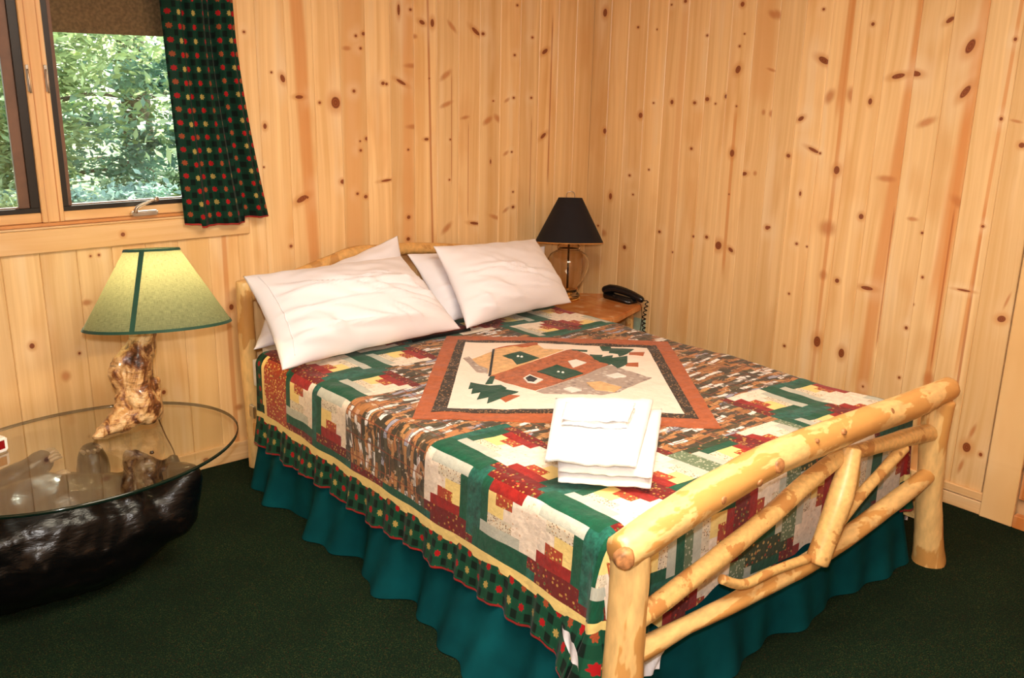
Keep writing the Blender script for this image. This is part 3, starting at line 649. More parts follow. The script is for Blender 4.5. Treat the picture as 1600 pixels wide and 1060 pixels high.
# headboard
bt('head_post', [(-2.020, -0.105, 0.0), (-2.024, -0.105, 0.25), (-2.030, -0.103, 0.55), (-2.028, -0.10, 0.80)], [0.034, 0.033, 0.034, 0.033], m_logv, seed=11)
bt('head_post', [(-0.46, -0.105, 0.0), (-0.44, -0.105, 0.4), (-0.425, -0.103, 0.745)], [0.036, 0.035, 0.034], m_logv, seed=12)
bt('head_rail', [(-2.02, -0.10, 0.740), (-1.85, -0.10, 0.785), (-1.68, -0.10, 0.83), (-1.52, -0.10, 0.868), (-1.36, -0.10, 0.862), (-1.15, -0.10, 0.850), (-0.8, -0.10, 0.80), (-0.42, -0.10, 0.725)], [0.026, 0.026, 0.027, 0.027, 0.027, 0.028, 0.027, 0.027], log_mat('mottled_log', 6, base=(0.74, 0.42, 0.14), patch=(0.50, 0.24, 0.07), amount=0.52, sc=(6, 6, 6)), seed=13)
bt('head_rail', [(-2.02, -0.10, 0.36), (-1.2, -0.10, 0.35), (-0.44, -0.10, 0.36)], [0.027] * 3, seed=14)
for k, x in enumerate((-1.75, -1.45, -1.15, -0.85)):
    bt('spindle', [(x, -0.10, 0.36), (x + .01, -0.10, 0.6), (x, -0.10, 0.81)], [0.018, 0.019, 0.018], m_log2, seed=15 + k)
# side rails end in a steel hook plate on the head post
pi = Matrix.Translation((1.32, 1.2, 0))
for sx in (-2.035, -0.545):
    o = box('side_rail', sx - 0.012, sx + 0.012, -2.27, -0.14, 0.15, 0.265, BED, m_log, 0.006, 2); o.matrix_parent_inverse = pi
o = box('hook_plate', -2.060, -2.048, -0.190, -0.150, 0.245, 0.298, BED, m_steel, 0.002); o.matrix_parent_inverse = pi

m_ticking = plain('mattress_ticking', (0.75, 0.73, 0.70), 0.8)
tag(box('mattress', -2.055, -0.575, -2.185, -0.155, 0.35, 0.548, None, m_ticking, 0.045, 4), 'white mattress hidden under the patchwork quilt', 'mattress')
tag(box('box_spring', -2.02, -0.562, -2.20, -0.155, 0.266, 0.349, None, m_ticking, 0.01, 2), 'white box spring under the mattress, behind the bed skirt', 'box spring')

# ---------------------------------------------------------------- fabrics (UV in metres)
def uvv(nt, scale=(1, 1, 1), loc=(0, 0, 0), rot=(0, 0, 0)): return coords(nt, 'UV', scale, loc, rot)


def quilted(nt, b, s=0.35):
    v = uvv(nt)
    n = noise_n(nt, v, 55.0, 3.0, 0.6); big = noise_n(nt, v, 16.0, 2.0)
    bump(nt, b, math_n(nt, 'ADD', math_n(nt, 'MULTIPLY', n, 0.5), big), s, 0.012)
    b.inputs['Roughness'].default_value = 0.85; b.inputs['Sheen Weight'].default_value = 0.15
    b.inputs['Specular IOR Level'].default_value = 0.2


def fab_plain(name, c, var=0.12):
    m, nt, b = new_mat(name)
    f = noise_n(nt, uvv(nt), 40.0, 4.0, 0.7)
    L(nt, ramp(nt, f, [(0.3, tuple(x * (1 - var) for x in c)), (0.7, tuple(min(1, x * (1 + var)) for x in c))]), b.inputs['Base Color'])
    quilted(nt, b); return m


def fab_print(name, base, dots, scale=90.0):
    """small all-over print: dots = [(threshold low, colour)] by random cell"""
    m, nt, b = new_mat(name); v = uvv(nt)
    d = vor(nt, v, scale); cc = vor(nt, v, scale, out='Color')
    s = N(nt, 'ShaderNodeSeparateColor'); L(nt, cc, s.inputs[0])
    col = ramp(nt, noise_n(nt, v, 60.0, 3.0), [(0.3, tuple(x * .84 for x in base)), (0.7, tuple(min(1, x * 1.08) for x in base))])
    for k, (lo, hi, c) in enumerate(dots):
        a = math_n(nt, 'MULTIPLY', step(nt, s.outputs[0], lo - .01, lo), step(nt, s.outputs[0], hi, hi - .01))
        col = mixc(nt, math_n(nt, 'MULTIPLY', a, step(nt, d, 0.46, 0.30)), col, c)
    L(nt, col, b.inputs['Base Color']); quilted(nt, b); return m


def fab_lodge(name):
    m, nt, b = new_mat(name)
    v = uvv(nt)
    br = N(nt, 'ShaderNodeTexBrick'); L(nt, uvv(nt, (1, 1, 1), (0, 0, 0), (0, 0, R(90))), br.inputs[0])
    br.inputs['Scale'].default_value = 1.0; br.inputs['Brick Width'].default_value = 0.11; br.inputs['Row Height'].default_value = 0.075
    br.inputs['Mortar Size'].default_value = 0.0025; br.inputs['Color1'].default_value = (0, 0, 0, 1); br.inputs['Color2'].default_value = (1, 1, 1, 1)
    br.inputs['Mortar'].default_value = (0.5, 0.5, 0.5, 1)
    sep = N(nt, 'ShaderNodeSeparateColor'); L(nt, br.outputs[0], sep.inputs[0])
    cell = sep.outputs[0]
    dv = N(nt, 'ShaderNodeMapping'); L(nt, v, dv.inputs[0]); dv.inputs['Scale'].default_value = (1.0, 2.6, 1)
    n2 = noise_n(nt, v, 30.0, 3.0, 0.6, 0.6)
    n3 = noise_n(nt, dv.outputs[0], 9.0, 3.0, 0.55, 0.5)
    wv = N(nt, 'ShaderNodeVectorMath', operation='ADD'); L(nt, v, wv.inputs[0])
    wn_ = N(nt, 'ShaderNodeTexNoise'); L(nt, v, wn_.inputs['Vector']); wn_.inputs['Scale'].default_value = 12.0
    sc_ = N(nt, 'ShaderNodeVectorMath', operation='SCALE'); L(nt, wn_.outputs['Color'], sc_.inputs[0]); sc_.inputs['Scale'].default_value = 0.035
    L(nt, sc_.outputs[0], wv.inputs[1])
    b2 = N(nt, 'ShaderNodeTexBrick'); L(nt, wv.outputs[0], b2.inputs[0]); b2.inputs['Scale'].default_value = 1.0
    b2.inputs['Brick Width'].default_value = 0.075; b2.inputs['Row Height'].default_value = 0.019; b2.inputs['Mortar Size'].default_value = 0.0012
    b2.inputs['Color1'].default_value = (0, 0, 0, 1); b2.inputs['Color2'].default_value = (1, 1, 1, 1); b2.inputs['Mortar'].default_value = (0.25, 0.25, 0.25, 1)
    s2_ = N(nt, 'ShaderNodeSeparateColor'); L(nt, b2.outputs[0], s2_.inputs[0])
    col = ramp(nt, s2_.outputs[0], [(0.0, (0.055, 0.042, 0.022)), (0.26, (0.36, 0.15, 0.05)), (0.40, (0.10, 0.085, 0.045)), (0.52, (0.50, 0.25, 0.09)), (0.64, (0.82, 0.78, 0.74)), (0.76, (0.34, 0.34, 0.42)), (0.82, (0.48, 0.20, 0.07)), (0.92, (0.80, 0.76, 0.72))], 'CONSTANT')
    col = mixc(nt, step(nt, n3, 0.55, 0.58, 0, 0.9), col, (0.060, 0.045, 0.022))
    col = mixc(nt, step(nt, n3, 0.42, 0.40, 0, 0.85), col, (0.46, 0.20, 0.065))
    col = mixc(nt, step(nt, n2, 0.60, 0.63, 0, 0.8), col, (0.040, 0.032, 0.018))
    col = mixc(nt, step(nt, n2, 0.37, 0.34, 0, 0.8), col, (0.66, 0.50, 0.34))
    col = mixc(nt, math_n(nt, 'MULTIPLY', br.outputs['Fac'], 0.8), col, (0.24, 0.065, 0.025))
    L(nt, col, b.inputs['Base Color']); quilted(nt, b); return m


def leaf_plaid(name, p=0.050, su=1.0, dark=(0.002, 0.010, 0.006), green=(0.004, 0.050, 0.026)):
    """green and black check with scattered red and gold leaves on a lattice"""
    m, nt, b = new_mat(name)
    t = N(nt, 'ShaderNodeTexCoord'); sp = N(nt, 'ShaderNodeSeparateXYZ'); L(nt, t.outputs['UV'], sp.inputs[0])
    u = math_n(nt, 'DIVIDE', sp.outputs[0], p * su); v = math_n(nt, 'DIVIDE', sp.outputs[1], p)
    fl = lambda x: math_n(nt, 'FLOOR', x)
    fr = lambda x: math_n(nt, 'SUBTRACT', math_n(nt, 'FRACT', x), 0.5)
    # dark squares half way between leaves
    du = math_n(nt, 'ABSOLUTE', fr(math_n(nt, 'ADD', u, 0.5))); dv = math_n(nt, 'ABSOLUTE', fr(math_n(nt, 'ADD', v, 0.5)))
    a = step(nt, du, 0.24, 0.20); c = step(nt, dv, 0.24, 0.20)
    band = math_n(nt, 'MAXIMUM', a, c)
    col = mixc(nt, math_n(nt, 'MULTIPLY', band, 0.55), green, tuple((x + y) / 2.2 for x, y in zip(green, dark)))
    col = mixc(nt, math_n(nt, 'MULTIPLY', a, c), col, dark)
    # leaves: ragged blobs
    cu = fr(u); cv = fr(v)
    cb = N(nt, 'ShaderNodeCombineXYZ'); L(nt, cu, cb.inputs[0]); L(nt, cv, cb.inputs[1])
    ln = N(nt, 'ShaderNodeVectorMath', operation='LENGTH'); L(nt, cb.outputs[0], ln.inputs[0])
    ang = math_n(nt, 'ARCTAN2', cv, cu)
    rag = math_n(nt, 'MULTIPLY', math_n(nt, 'SINE', math_n(nt, 'MULTIPLY', ang, 7.0)), 0.03)
    d = math_n(nt, 'ADD', ln.outputs['Value'], rag)
    msk = step(nt, d, 0.215, 0.17)
    iu = fl(u); iv = fl(v)
    par = math_n(nt, 'FLOORED_MODULO', math_n(nt, 'ADD', iu, iv), 2.0)
    row = math_n(nt, 'FLOORED_MODULO', iv, 2.0)
    gold = mixc(nt, row, (0.40, 0.29, 0.08), (0.32, 0.06, 0.02))
    lc = mixc(nt, par, (0.34, 0.007, 0.009), gold)
    vein = step(nt, math_n(nt, 'ABSOLUTE', math_n(nt, 'SINE', math_n(nt, 'MULTIPLY', ang, 3.5))), 0.5, 0.2)
    lc = mixc(nt, math_n(nt, 'MULTIPLY', math_n(nt, 'MULTIPLY', vein, par), 0.6), lc, (0.05, 0.06, 0.02))
    col = mixc(nt, msk, col, lc)
    L(nt, col, b.inputs['Base Color']); b.inputs['Roughness'].default_value = 0.8; b.inputs['Sheen Weight'].default_value = 0.05
    b.inputs['Specular IOR Level'].default_value = 0.15
    return m


GREEN = fab_plain('green_cotton', (0.003, 0.080, 0.038), 0.25)
TEAL = fab_plain('mottled_teal_cotton', (0.010, 0.105, 0.072), 0.6)
SAGE = fab_plain('sage_grey_cotton', (0.50, 0.52, 0.44), 0.10)
SPEC = fab_print('speckled_cream_print', (0.74, 0.66, 0.50), [(0.0, 0.4, (0.22, 0.14, 0.08)), (0.55, 0.7, (0.55, 0.30, 0.10))], 160)
YEL = fab_plain('yellow_cotton', (0.86, 0.66, 0.24), 0.06)
AUT = fab_print('autumn_floral_print', (0.42, 0.055, 0.018), [(0, .5, (0.80, 0.55, 0.14)), (.5, .62, (0.14, 0.12, 0.03)), (.7, .9, (0.55, 0.26, 0.05))], 105)
RED = fab_plain('red_cotton', (0.30, 0.012, 0.008), 0.35)
DRED = fab_print('dark_red_berry_print', (0.16, 0.008, 0.006), [(0, .38, (0.52, 0.27, 0.06)), (.3, .45, (0.10, 0.10, 0.03)), (.6, .75, (0.50, 0.05, 0.02))], 95)
CRM = fab_print('cream_print', (0.88, 0.76, 0.62), [(0, .1, (0.70, 0.50, 0.34))], 120)
SFLO = fab_print('sage_floral_print', (0.14, 0.20, 0.11), [(0, .55, (0.50, 0.52, 0.38))], 120)
DFLO = fab_print('dark_green_floral_print', (0.030, 0.050, 0.018), [(0, .35, (0.48, 0.32, 0.10)), (.5, .62, (0.30, 0.06, 0.02))], 80)
LODGE = fab_lodge('lodge_scene_print')
QM = [GREEN, TEAL, SAGE, SPEC, YEL, AUT, RED, DRED, CRM, SFLO, DFLO, LODGE, None]
RUST = fab_plain('rust_cotton', (0.42, 0.105, 0.032), 0.22)
BORD = fab_print('dark_dotted_border_print', (0.035, 0.022, 0.012), [(0, .6, (0.34, 0.18, 0.08))], 115)
PANEL = fab_plain('cream_panel_cotton', (0.88, 0.77, 0.66), 0.04)
TAN = fab_plain('tan_cotton', (0.72, 0.44, 0.20), 0.25)
LOGW = fab_plain('rust_log_print', (0.42, 0.12, 0.045), 0.45)
STONE = fab_print('grey_stone_print', (0.42, 0.33, 0.28), [(0, .5, (0.55, 0.48, 0.42)), (.6, .8, (0.26, 0.20, 0.18))], 45)
PINEG = fab_plain('dark_green_applique', (0.006, 0.062, 0.034), 0.2)
BLK = fab_plain('black_applique', (0.008, 0.010, 0.012), 0.1)
WHT = fab_plain('white_applique', (0.80, 0.78, 0.72), 0.04)
BACK = fab_plain('dark_backing', (0.010, 0.012, 0.012), 0.2)
BREAD = fab_plain('dark_red_backing', (0.10, 0.012, 0.008), 0.2)
RUF = leaf_plaid('leaf_plaid_ruffle', 0.052, 1.0, green=(0.006, 0.070, 0.034)); QM[12] = RUF
TEALSK = plain('teal_bed_skirt_cloth', (0.001, 0.052, 0.062), 0.9, nscale=8, namp=0.25, Specular_IOR_Level=0.08)

# quilt lattice: logs of PU x PV metres, blocks of seven logs
PU, PV = 0.243 / 7, 0.235 / 7
U0, V0 = -2.04, -1.475
ZT = 0.565; XE, XR, YE = -2.092, -0.572, -2.225; RAD = 0.05; SHEAR = 0.055


def drop(a):
    """a = cloth length beyond the start of the rounded edge -> (outward, down)"""
    q = RAD * PI / 2
    if a <= 0: return 0.0, 0.0
    if a < q: return RAD * math.sin(a / RAD), RAD * (1 - math.cos(a / RAD))
    return RAD, RAD + (a - q)


def surf(u, v):
    """cloth point (u across, v along) -> bed position"""
    a = (XE + RAD) - u; b = (YE + RAD) - v; c = u - (XR - RAD)
    z = ZT
    # gentle unevenness of the filling
    z += 0.010 * noise.noise(Vector((u * 3, v * 3, 0))) + 0.0035 * noise.noise(Vector((u * 14, v * 14, 3)))
    x, y = u, v
    if a > 0 and b > 0 or (c > 0 and b > 0):
        aa = a if a > 0 else c; sg = -1 if a > 0 else 1; cx = (XE + RAD) if a > 0 else (XR - RAD)
        m = max(aa, b); th = math.atan2(b, aa); o, d = drop(m)
        fl = 0.04 * max(0, d - .05) * (1 + math.sin(th * 6))
        o += fl
        k = 1.0
        x = cx + sg * o * math.cos(th) * k; y = (YE + RAD) - o * math.sin(th) * k; z -= d
        return Vector((x, y, z))
    if a > 0 or c > 0:
        aa = a if a > 0 else c; sg = -1 if a > 0 else 1; cx = (XE + RAD) if a > 0 else (XR - RAD)
        o, d = drop(aa); x = cx + sg * (o + 0.006 * noise.noise(Vector((v * 7, d * 4, 5)))); z -= d
    if b > 0:
        o, d = drop(b); y = (YE + RAD) - o - 0.004 * noise.noise(Vector((u * 7, d * 4, 9))); z -= d
    return Vector((x, y, z))


LODGE_ROWS = {-1: (0, 2), 0: (0, 2), 1: (-1, 3), 2: (-2, 4), 3: (-2, 4), 4: (-1, 3), 5: (-1, 3), 6: (0, 2)}
# rows are counted across from u = -2.04 ; columns along from v = -1.475, towards the pillows
TURN = {(-1, 2): (0, 1), (0, 2): (1, 1), (-1, 3): (1, 1), (0, 3): (0, 0), (1, 3): (1, 1), (5, 3): (0, 0), (6, 3): (0, 0), (4, 3): (1, 0)}


def block_fabric(u, v):
    if u < -2.075 and v > -0.56 and v < -0.385 and u > -2.34: return 5
    if u < -2.06 and v > -0.36: return 12
    if u < -2.06 and v > -0.385: return 4
    vq = v + SHEAR * (u - U0)
    gi = math.floor((u - U0) / PU + 1e-6); gj = math.floor((vq - V0) / PV + 1e-6)
    r = gi // 7; c = gj // 7
    i = gi - 7 * r; j = gj - 7 * c
    lo, hi = LODGE_ROWS.get(r, (9, 9))
    if lo <= c < hi: return 11
    turned = (r + c) % 2 == 1
    green_low, cream_low = TURN.get((r, c), (turned, turned))
    if not green_low: i = 6 - i
    if not cream_low: j = 6 - j
    k = min(i, j, 6 - i, 6 - j)
    if k == 3: return 4
    alt = r in (1, 2, 3) and c <= -2
    if i == k and j >= k: return ((9, 2, 3) if alt else (0, 2, 3))[k]
    if j == 6 - k: return ((10, 0, 4) if alt else (1, 0, 4))[k]
    if i == 6 - k: return (7, 6, 5)[k]
    return 8


# u lattice with three cells per log
SUBD = 3
nu0 = -8 * SUBD; nu1 = 49 * SUBD
du = PU / SUBD; dv = PV / SUBD
vmin, vmax = -2.530, -0.30
nv = int(round((vmax - vmin) / dv))
us = [U0 + k * du for k in range(nu0, nu1 + 1)]
vbase = V0 + math.floor((vmin - V0) / dv) * dv
vs_, fs_, uv_, mi_ = [], [], [], []
cols = len(us)
for jj in range(nv + 1):
    for u in us:
        v = vbase + jj * dv - SHEAR * (u - U0)
        # keep the hem and head edge square to the bed
        vs_.append(surf(u, v)); uv_.append((u, v))
for jj in range(nv):
    for ii in range(cols - 1):
        u = us[ii] + du / 2; v = vbase + (jj + .5) * dv - SHEAR * (u - U0)
        if v > -0.30 or v < -2.450 - 0.075 * min(1, max(0, (u + 2.02) / .08)): continue
        a = jj * cols + ii
        fs_.append((a, a + 1, a + cols + 1, a + cols)); mi_.append(block_fabric(u, v))
Q = empty('quilt', (-1.32, -1.2, 0.56), 'patchwork quilt with a cabin panel in its middle, spread over the log bed', 'quilt')
qi = Matrix.Translation((1.32, 1.2, -0.56))


def qpart(name, *a, **k):
    o = mesh(name, *a, **k); o.parent = Q; o.matrix_parent_inverse = qi; return o


o = qpart('patchwork_top', vs_, fs_, None, QM, True, mi_, uv_)


# the hanging edge: a path round the bed, carrying the yellow band and the ruffle
def hem_path(u_hang):
    pts = []
    y = -0.16
    for k in range(0, 420):
        v = -0.30 - k * 0.0046
        if v < YE + RAD: break
        pts.append(((XE + RAD) - u_hang, v))
    for k in range(1, 60):
        t = k / 60; th = t * PI / 2
        m = u_hang
        pts.append(((XE + RAD) - m * min(1, 1 / max(1e-6, math.tan(th)) if th > PI / 4 else 1), (YE + RAD) - m * min(1, math.tan(th) if th < PI / 4 else 1)))
    for k in range(0, 420):
        u = XE + RAD + k * 0.0046
        if u > XR - RAD: break
        pts.append((u, (YE + RAD) - u_hang))
    for k in range(1, 60):
        t = 1 - k / 60; th = t * PI / 2
        m = u_hang
        pts.append(((XR - RAD) + m * min(1, 1 / max(1e-6, math.tan(th)) if th > PI / 4 else 1), (YE + RAD) - m * min(1, math.tan(th) if th < PI / 4 else 1)))
    for k in range(0, 420):
        v = YE + RAD + k * 0.0046
        if v > -0.30: break
        pts.append(((XR - RAD) + u_hang, v))
    return pts


HANG = (U0 - 8 * PU); HANG = (XE + RAD) - HANG      # cloth length hanging past the roll start
base = [surf(u, v) for u, v in hem_path(HANG - 0.004)]
S_ = [0.0]
for k in range(1, len(base)): S_.append(S_[-1] + (base[k] - base[k - 1]).length)
OUT = []
for k in range(len(base)):
    a = base[max(0, k - 3)]; b_ = base[min(len(base) - 1, k + 3)]; t = (b_ - a); t.z = 0; t.normalize()
    OUT.append(Vector((t.y, -t.x, 0)) if True else None)
cen = Vector((-1.32, -1.2, 0))
for k in range(len(OUT)):
    if OUT[k].dot(base[k] - cen) < 0: OUT[k] = -OUT[k]


def strip(rows, fz, fo, uvrow):
    V, F, UV = [], [], []
    n = len(base)
    for r in range(rows + 1):
        t = r / rows
        for k in range(n):
            s = S_[k]; p = base[k].copy()
            p.z += fz(s, t); p += OUT[k] * fo(s, t)
            V.append(p); UV.append((s * 1.1 if uvrow else s, fz(0, t)))
    for r in range(rows):
        for k in range(n - 1):
            if base[k].y < -2.2 and -1.93 < base[k].x < -0.66: continue      # tucked up behind the footboard
            a = r * n + k; F.append((a, a + 1, a + n + 1, a + n))
    return V, F, UV


SC = S_[-1]
s_corner = next(s for s, p in zip(S_, base) if p.y < YE + RAD + 0.01)


def wav(s, f, ph=0.0): return math.sin(s * f + ph + 1.7 * noise.noise(Vector((s * 3.1, ph, 0))))


V, F, UV = strip(4, lambda s, t: 0.007 - t * 0.034 + 0.0018 * wav(s, 23), lambda s, t: 0.0035 + 0.0006 * wav(s, 90) * t, False)
qpart('yellow_band', V, F, None, fab_plain('yellow_band_cotton', (0.88, 0.68, 0.24), 0.05), True, None, UV)


def cf(s): return math.exp(-((s - s_corner - 0.03) / 0.10) ** 2)      # the corner hangs lower and flares


V, F, UV = strip(10, lambda s, t: -0.018 - t * (0.103 + 0.008 * wav(s, 9) + 0.055 * cf(s)) + 0.004 * wav(s, 34),
                 lambda s, t: 0.003 + t * 0.016 + (0.007 * wav(s, 52) + 0.003 * wav(s, 111, 2)) * (0.25 + t) + 0.045 * cf(s) * t, True)
qpart('plaid_ruffle', V, F, None, RUF, True, None, UV)
V, F, UV = strip(2, lambda s, t: -0.018 - (0.103 + 0.008 * wav(s, 9) + 0.055 * cf(s)) + 0.004 * wav(s, 34) - t * 0.007,
                 lambda s, t: 0.0045 + 0.016 + (0.007 * wav(s, 52) + 0.003 * wav(s, 111, 2)) * 1.25 + 0.045 * cf(s), True)
qpart('red_hem', V, F, None, fab_plain('red_hem_cotton', (0.26, 0.012, 0.010), 0.2), True, None, UV)


# centre panel: bordered diamond and cut-out pictures, laid on the cloth
def lie(name, poly, lift, mat, parent_part=None):
    """a cut-out following the quilt surface, with a sewn edge thickness; finely filled so it drapes"""
    bm = bmesh.new()
    vv = [bm.verts.new((x, y, 0)) for x, y in poly]
    f = bm.faces.new(vv); f.normal_update()
    if f.normal.z < 0: f.normal_flip()
    bmesh.ops.triangulate(bm, faces=bm.faces[:])
    for it in range(7):
        long = [e for e in bm.edges if e.calc_length() > 0.05]
        if not long: break
        bmesh.ops.subdivide_edges(bm, edges=long, cuts=1)
        bmesh.ops.triangulate(bm, faces=[f for f in bm.faces if len(f.verts) > 3])
    top = list(bm.verts)
    r = bmesh.ops.extrude_face_region(bm, geom=bm.faces[:])
    ex = [g for g in r['geom'] if isinstance(g, bmesh.types.BMVert)]
    uvl = bm.loops.layers.uv.new('UVMap')
    for f in bm.faces:
        for l in f.loops: l[uvl].uv = (l.vert.co.x, l.vert.co.y)
    exs = set(ex)
    for v in bm.verts:
        p = surf(v.co.x, v.co.y)
        v.co = Vector((p.x, p.y, p.z + (lift if v in exs else -0.004)))
    bmesh.ops.recalc_face_normals(bm, faces=bm.faces[:])
    o = from_bm(name, bm, None, mat); o.parent = Q; o.matrix_parent_inverse = qi
    return o


def inset_quad(q, f):
    c = Vector((sum(p[0] for p in q) / 4, sum(p[1] for p in q) / 4))
    return [tuple(Vector(p) * (1 - f) + c * f) for p in q]


lie('rust_border', [(-1.350, -0.560), (-0.645, -1.165), (-1.284, -1.935), (-2.010, -1.277)], 0.0030, RUST)
lie('dotted_border', [(-1.351, -0.640), (-0.739, -1.183), (-1.273, -1.837), (-1.929, -1.266)], 0.0045, BORD)
lie('cream_panel', [(-1.356, -0.697), (-0.800, -1.188), (-1.279, -1.782), (-1.868, -1.272)], 0.0060, PANEL)
AP= {'tan_gable':[(-1.327,-0.845),(-1.239,-0.864),(-1.222,-0.914),(-1.154,-0.915),(-1.17,-0.971),(-1.123,-1.034),(-1.544,-1.091)],'roof_strip':[(-1.327,-0.845),(-1.297,-0.844),(-1.157,-0.879),(-1.139,-0.898),(-1.157,-0.919),(-1.214,-0.905),(-1.242,-0.868)],'left_wing':[(-1.503,-0.902),(-1.349,-0.867),(-1.528,-1.061),(-1.502,-0.97)],'stone_wing':[(-1.499,-0.871),(-1.468,-0.867),(-1.499,-0.972),(-1.494,-1.018),(-1.532,-1.062),(-1.549,-1.021),(-1.513,-0.925)],'logwall':[(-1.544,-1.091),(-1.088,-1.043),(-1.081,-1.114),(-1.108,-1.225),(-1.101,-1.268),(-1.536,-1.334),(-1.546,-1.273),(-1.546,-1.163)],'stones':[(-1.54,-1.342),(-1.101,-1.268),(-1.103,-1.353),(-1.081,-1.465),(-1.181,-1.481),(-1.302,-1.51),(-1.381,-1.502),(-1.487,-1.423),(-1.534,-1.377)],'path':[(-1.326,-1.372),(-1.277,-1.391),(-1.264,-1.485),(-1.321,-1.506),(-1.363,-1.453)],'win1':[(-1.357,-0.937),(-1.266,-0.936),(-1.269,-1.054),(-1.385,-1.057),(-1.354,-0.991)],'door':[(-1.383,-1.169),(-1.27,-1.155),(-1.258,-1.286),(-1.371,-1.299)],'bearw':[(-1.472,-1.195),(-1.429,-1.181),(-1.432,-1.259),(-1.483,-1.277),(-1.502,-1.252)],'bear':[(-1.468,-1.203),(-1.438,-1.193),(-1.443,-1.24),(-1.48,-1.261),(-1.492,-1.244)],'moose':[(-1.208,-1.151),(-1.168,-1.154),(-1.165,-1.208),(-1.246,-1.218)],'m2':[(-1.209,-1.357),(-1.152,-1.36),(-1.154,-1.405),(-1.209,-1.397)],'m3':[(-1.45,-1.384),(-1.407,-1.378),(-1.407,-1.431),(-1.456,-1.43)],'tree1':[(-1.649,-1.113),(-1.614,-1.179),(-1.58,-1.2),(-1.591,-1.244),(-1.605,-1.229),(-1.586,-1.302),(-1.631,-1.304),(-1.74,-1.322),(-1.691,-1.269),(-1.738,-1.264),(-1.682,-1.214),(-1.718,-1.207),(-1.678,-1.164),(-1.695,-1.161)],'trunk1':[(-1.673,-1.303),(-1.63,-1.295),(-1.608,-1.336),(-1.684,-1.351)],'tree2':[(-1.078,-1.137),(-1.04,-1.171),(-1.066,-1.191),(-1.007,-1.195),(-1.041,-1.223),(-0.964,-1.232),(-1.039,-1.302),(-1.113,-1.322),(-1.088,-1.265),(-1.113,-1.272),(-1.112,-1.202)],'trunk2':[(-1.031,-1.29),(-0.992,-1.316),(-1.027,-1.348),(-1.062,-1.315)],'tree3':[(-0.95,-1.066),(-0.914,-1.092),(-0.928,-1.11),(-0.866,-1.176),(-0.937,-1.206),(-0.995,-1.218),(-0.968,-1.184),(-0.988,-1.155),(-0.962,-1.133),(-0.985,-1.116)],'trunk3':[(-0.915,-1.198),(-0.864,-1.233),(-0.907,-1.264),(-0.943,-1.221)],'chim':[(-1.613,-1.158),(-1.54,-1.08),(-1.333,-0.846),(-1.327,-0.845),(-1.398,-0.933),(-1.545,-1.106),(-1.598,-1.165)],'bar':[(-1.088,-1.043),(-1.034,-1.08),(-1.049,-1.094),(-1.098,-1.063)]}
ORDER = [('left_wing', 'gable', TAN, 0), ('stone_wing', 'stones', STONE, 1), ('tan_gable', 'gable', TAN, 1), ('roof_strip', 'roof', RUST, 2), ('stones', 'stones', STONE, 0), ('logwall', 'cabin_wall', LOGW, 1),
         ('path', 'path', TAN, 2), ('win1', 'cabin_window', PINEG, 2), ('door', 'cabin_door', PINEG, 3), ('bearw', 'patch_outline', WHT, 3), ('bear', 'bear_patch', BLK, 4), ('moose', 'patch', WHT, 3), ('m2', 'patch', WHT, 3), ('m3', 'patch', WHT, 3),
         ('trunk1', 'tree_trunk', RUST, 0), ('tree1', 'pine_tree', PINEG, 1), ('trunk2', 'tree_trunk', RUST, 0), ('tree2', 'pine_tree', PINEG, 1), ('trunk3', 'tree_trunk', RUST, 0), ('tree3', 'pine_tree', PINEG, 1), ('bar', 'eave', PINEG, 1)]
for key, nm, mt, lv in ORDER:
    lie(nm, AP[key], 0.0075 + lv * 0.0012, mt)
lie('chimney', [(-1.615, -1.155), (-1.545, -1.095), (-1.530, -1.105), (-1.590, -1.165)], 0.0095, PINEG)
lie('eave', [(-1.545, -1.085), (-1.333, -0.846), (-1.325, -0.850), (-1.537, -1.090)], 0.0110, BLK)
# stitched button eyes on door and window
for x, y in ((-1.318, -0.985), (-1.312, -1.000), (-1.322, -1.220), (-1.316, -1.238)):
    o = lathe('button', [(0, 0.004), (0.004, 0.003), (0.0055, 0.0), (0.0055, -0.004)], tuple(surf(x, y) + Vector((0, 0, 0.0115))), 10, None, WHT); o.parent = Q; o.matrix_parent_inverse = qi
# the turned-back end of the quilt, dark backing outward, under the pillows
V, F = [], []
for k in range(60):
    u = -1.52 + k * 0.0052
    for (yy, zz) in ((-0.33, .016), (-0.40, .022), (-0.50, .020), (-0.545, .016), (-0.555, .006)):
        p = surf(u, yy); V.append((p.x, yy + 0.004 * math.sin(u * 9), p.z + zz - .004))
for k in range(59):
    for r in range(4): a = k * 5 + r; F.append((a, a + 5, a + 6, a + 1))
qpart('turned_back_edge', V, F, None, [BACK, BREAD], True, [1 if (f % 4) == 2 else 0 for f in range(len(F))], [(v[0], v[1]) for v in V])

# bed skirt: gathered teal cloth hanging to the floor
def skirt_path():
    P = []
    n = 520
    for k in range(n): P.append((-2.082, -0.29 - k / n * (2.225 - 0.29 - 0.04), (-1, 0)))
    for k in range(14): th = k / 14 * PI / 2; P.append((-2.042 - 0.04 * math.cos(th), -2.185 - 0.04 * math.sin(th), (-math.cos(th), -math.sin(th))))
    for k in range(400): P.append((-2.042 + k / 400 * 1.42, -2.225, (0, -1)))
    for k in range(14): th = PI / 2 - k / 14 * PI / 2; P.append((-0.622 + 0.04 * math.cos(th), -2.185 - 0.04 * math.sin(th), (math.cos(th), -math.sin(th))))
    for k in range(300): P.append((-0.582, -2.185 + k / 300 * 2.0, (1, 0)))
    return P


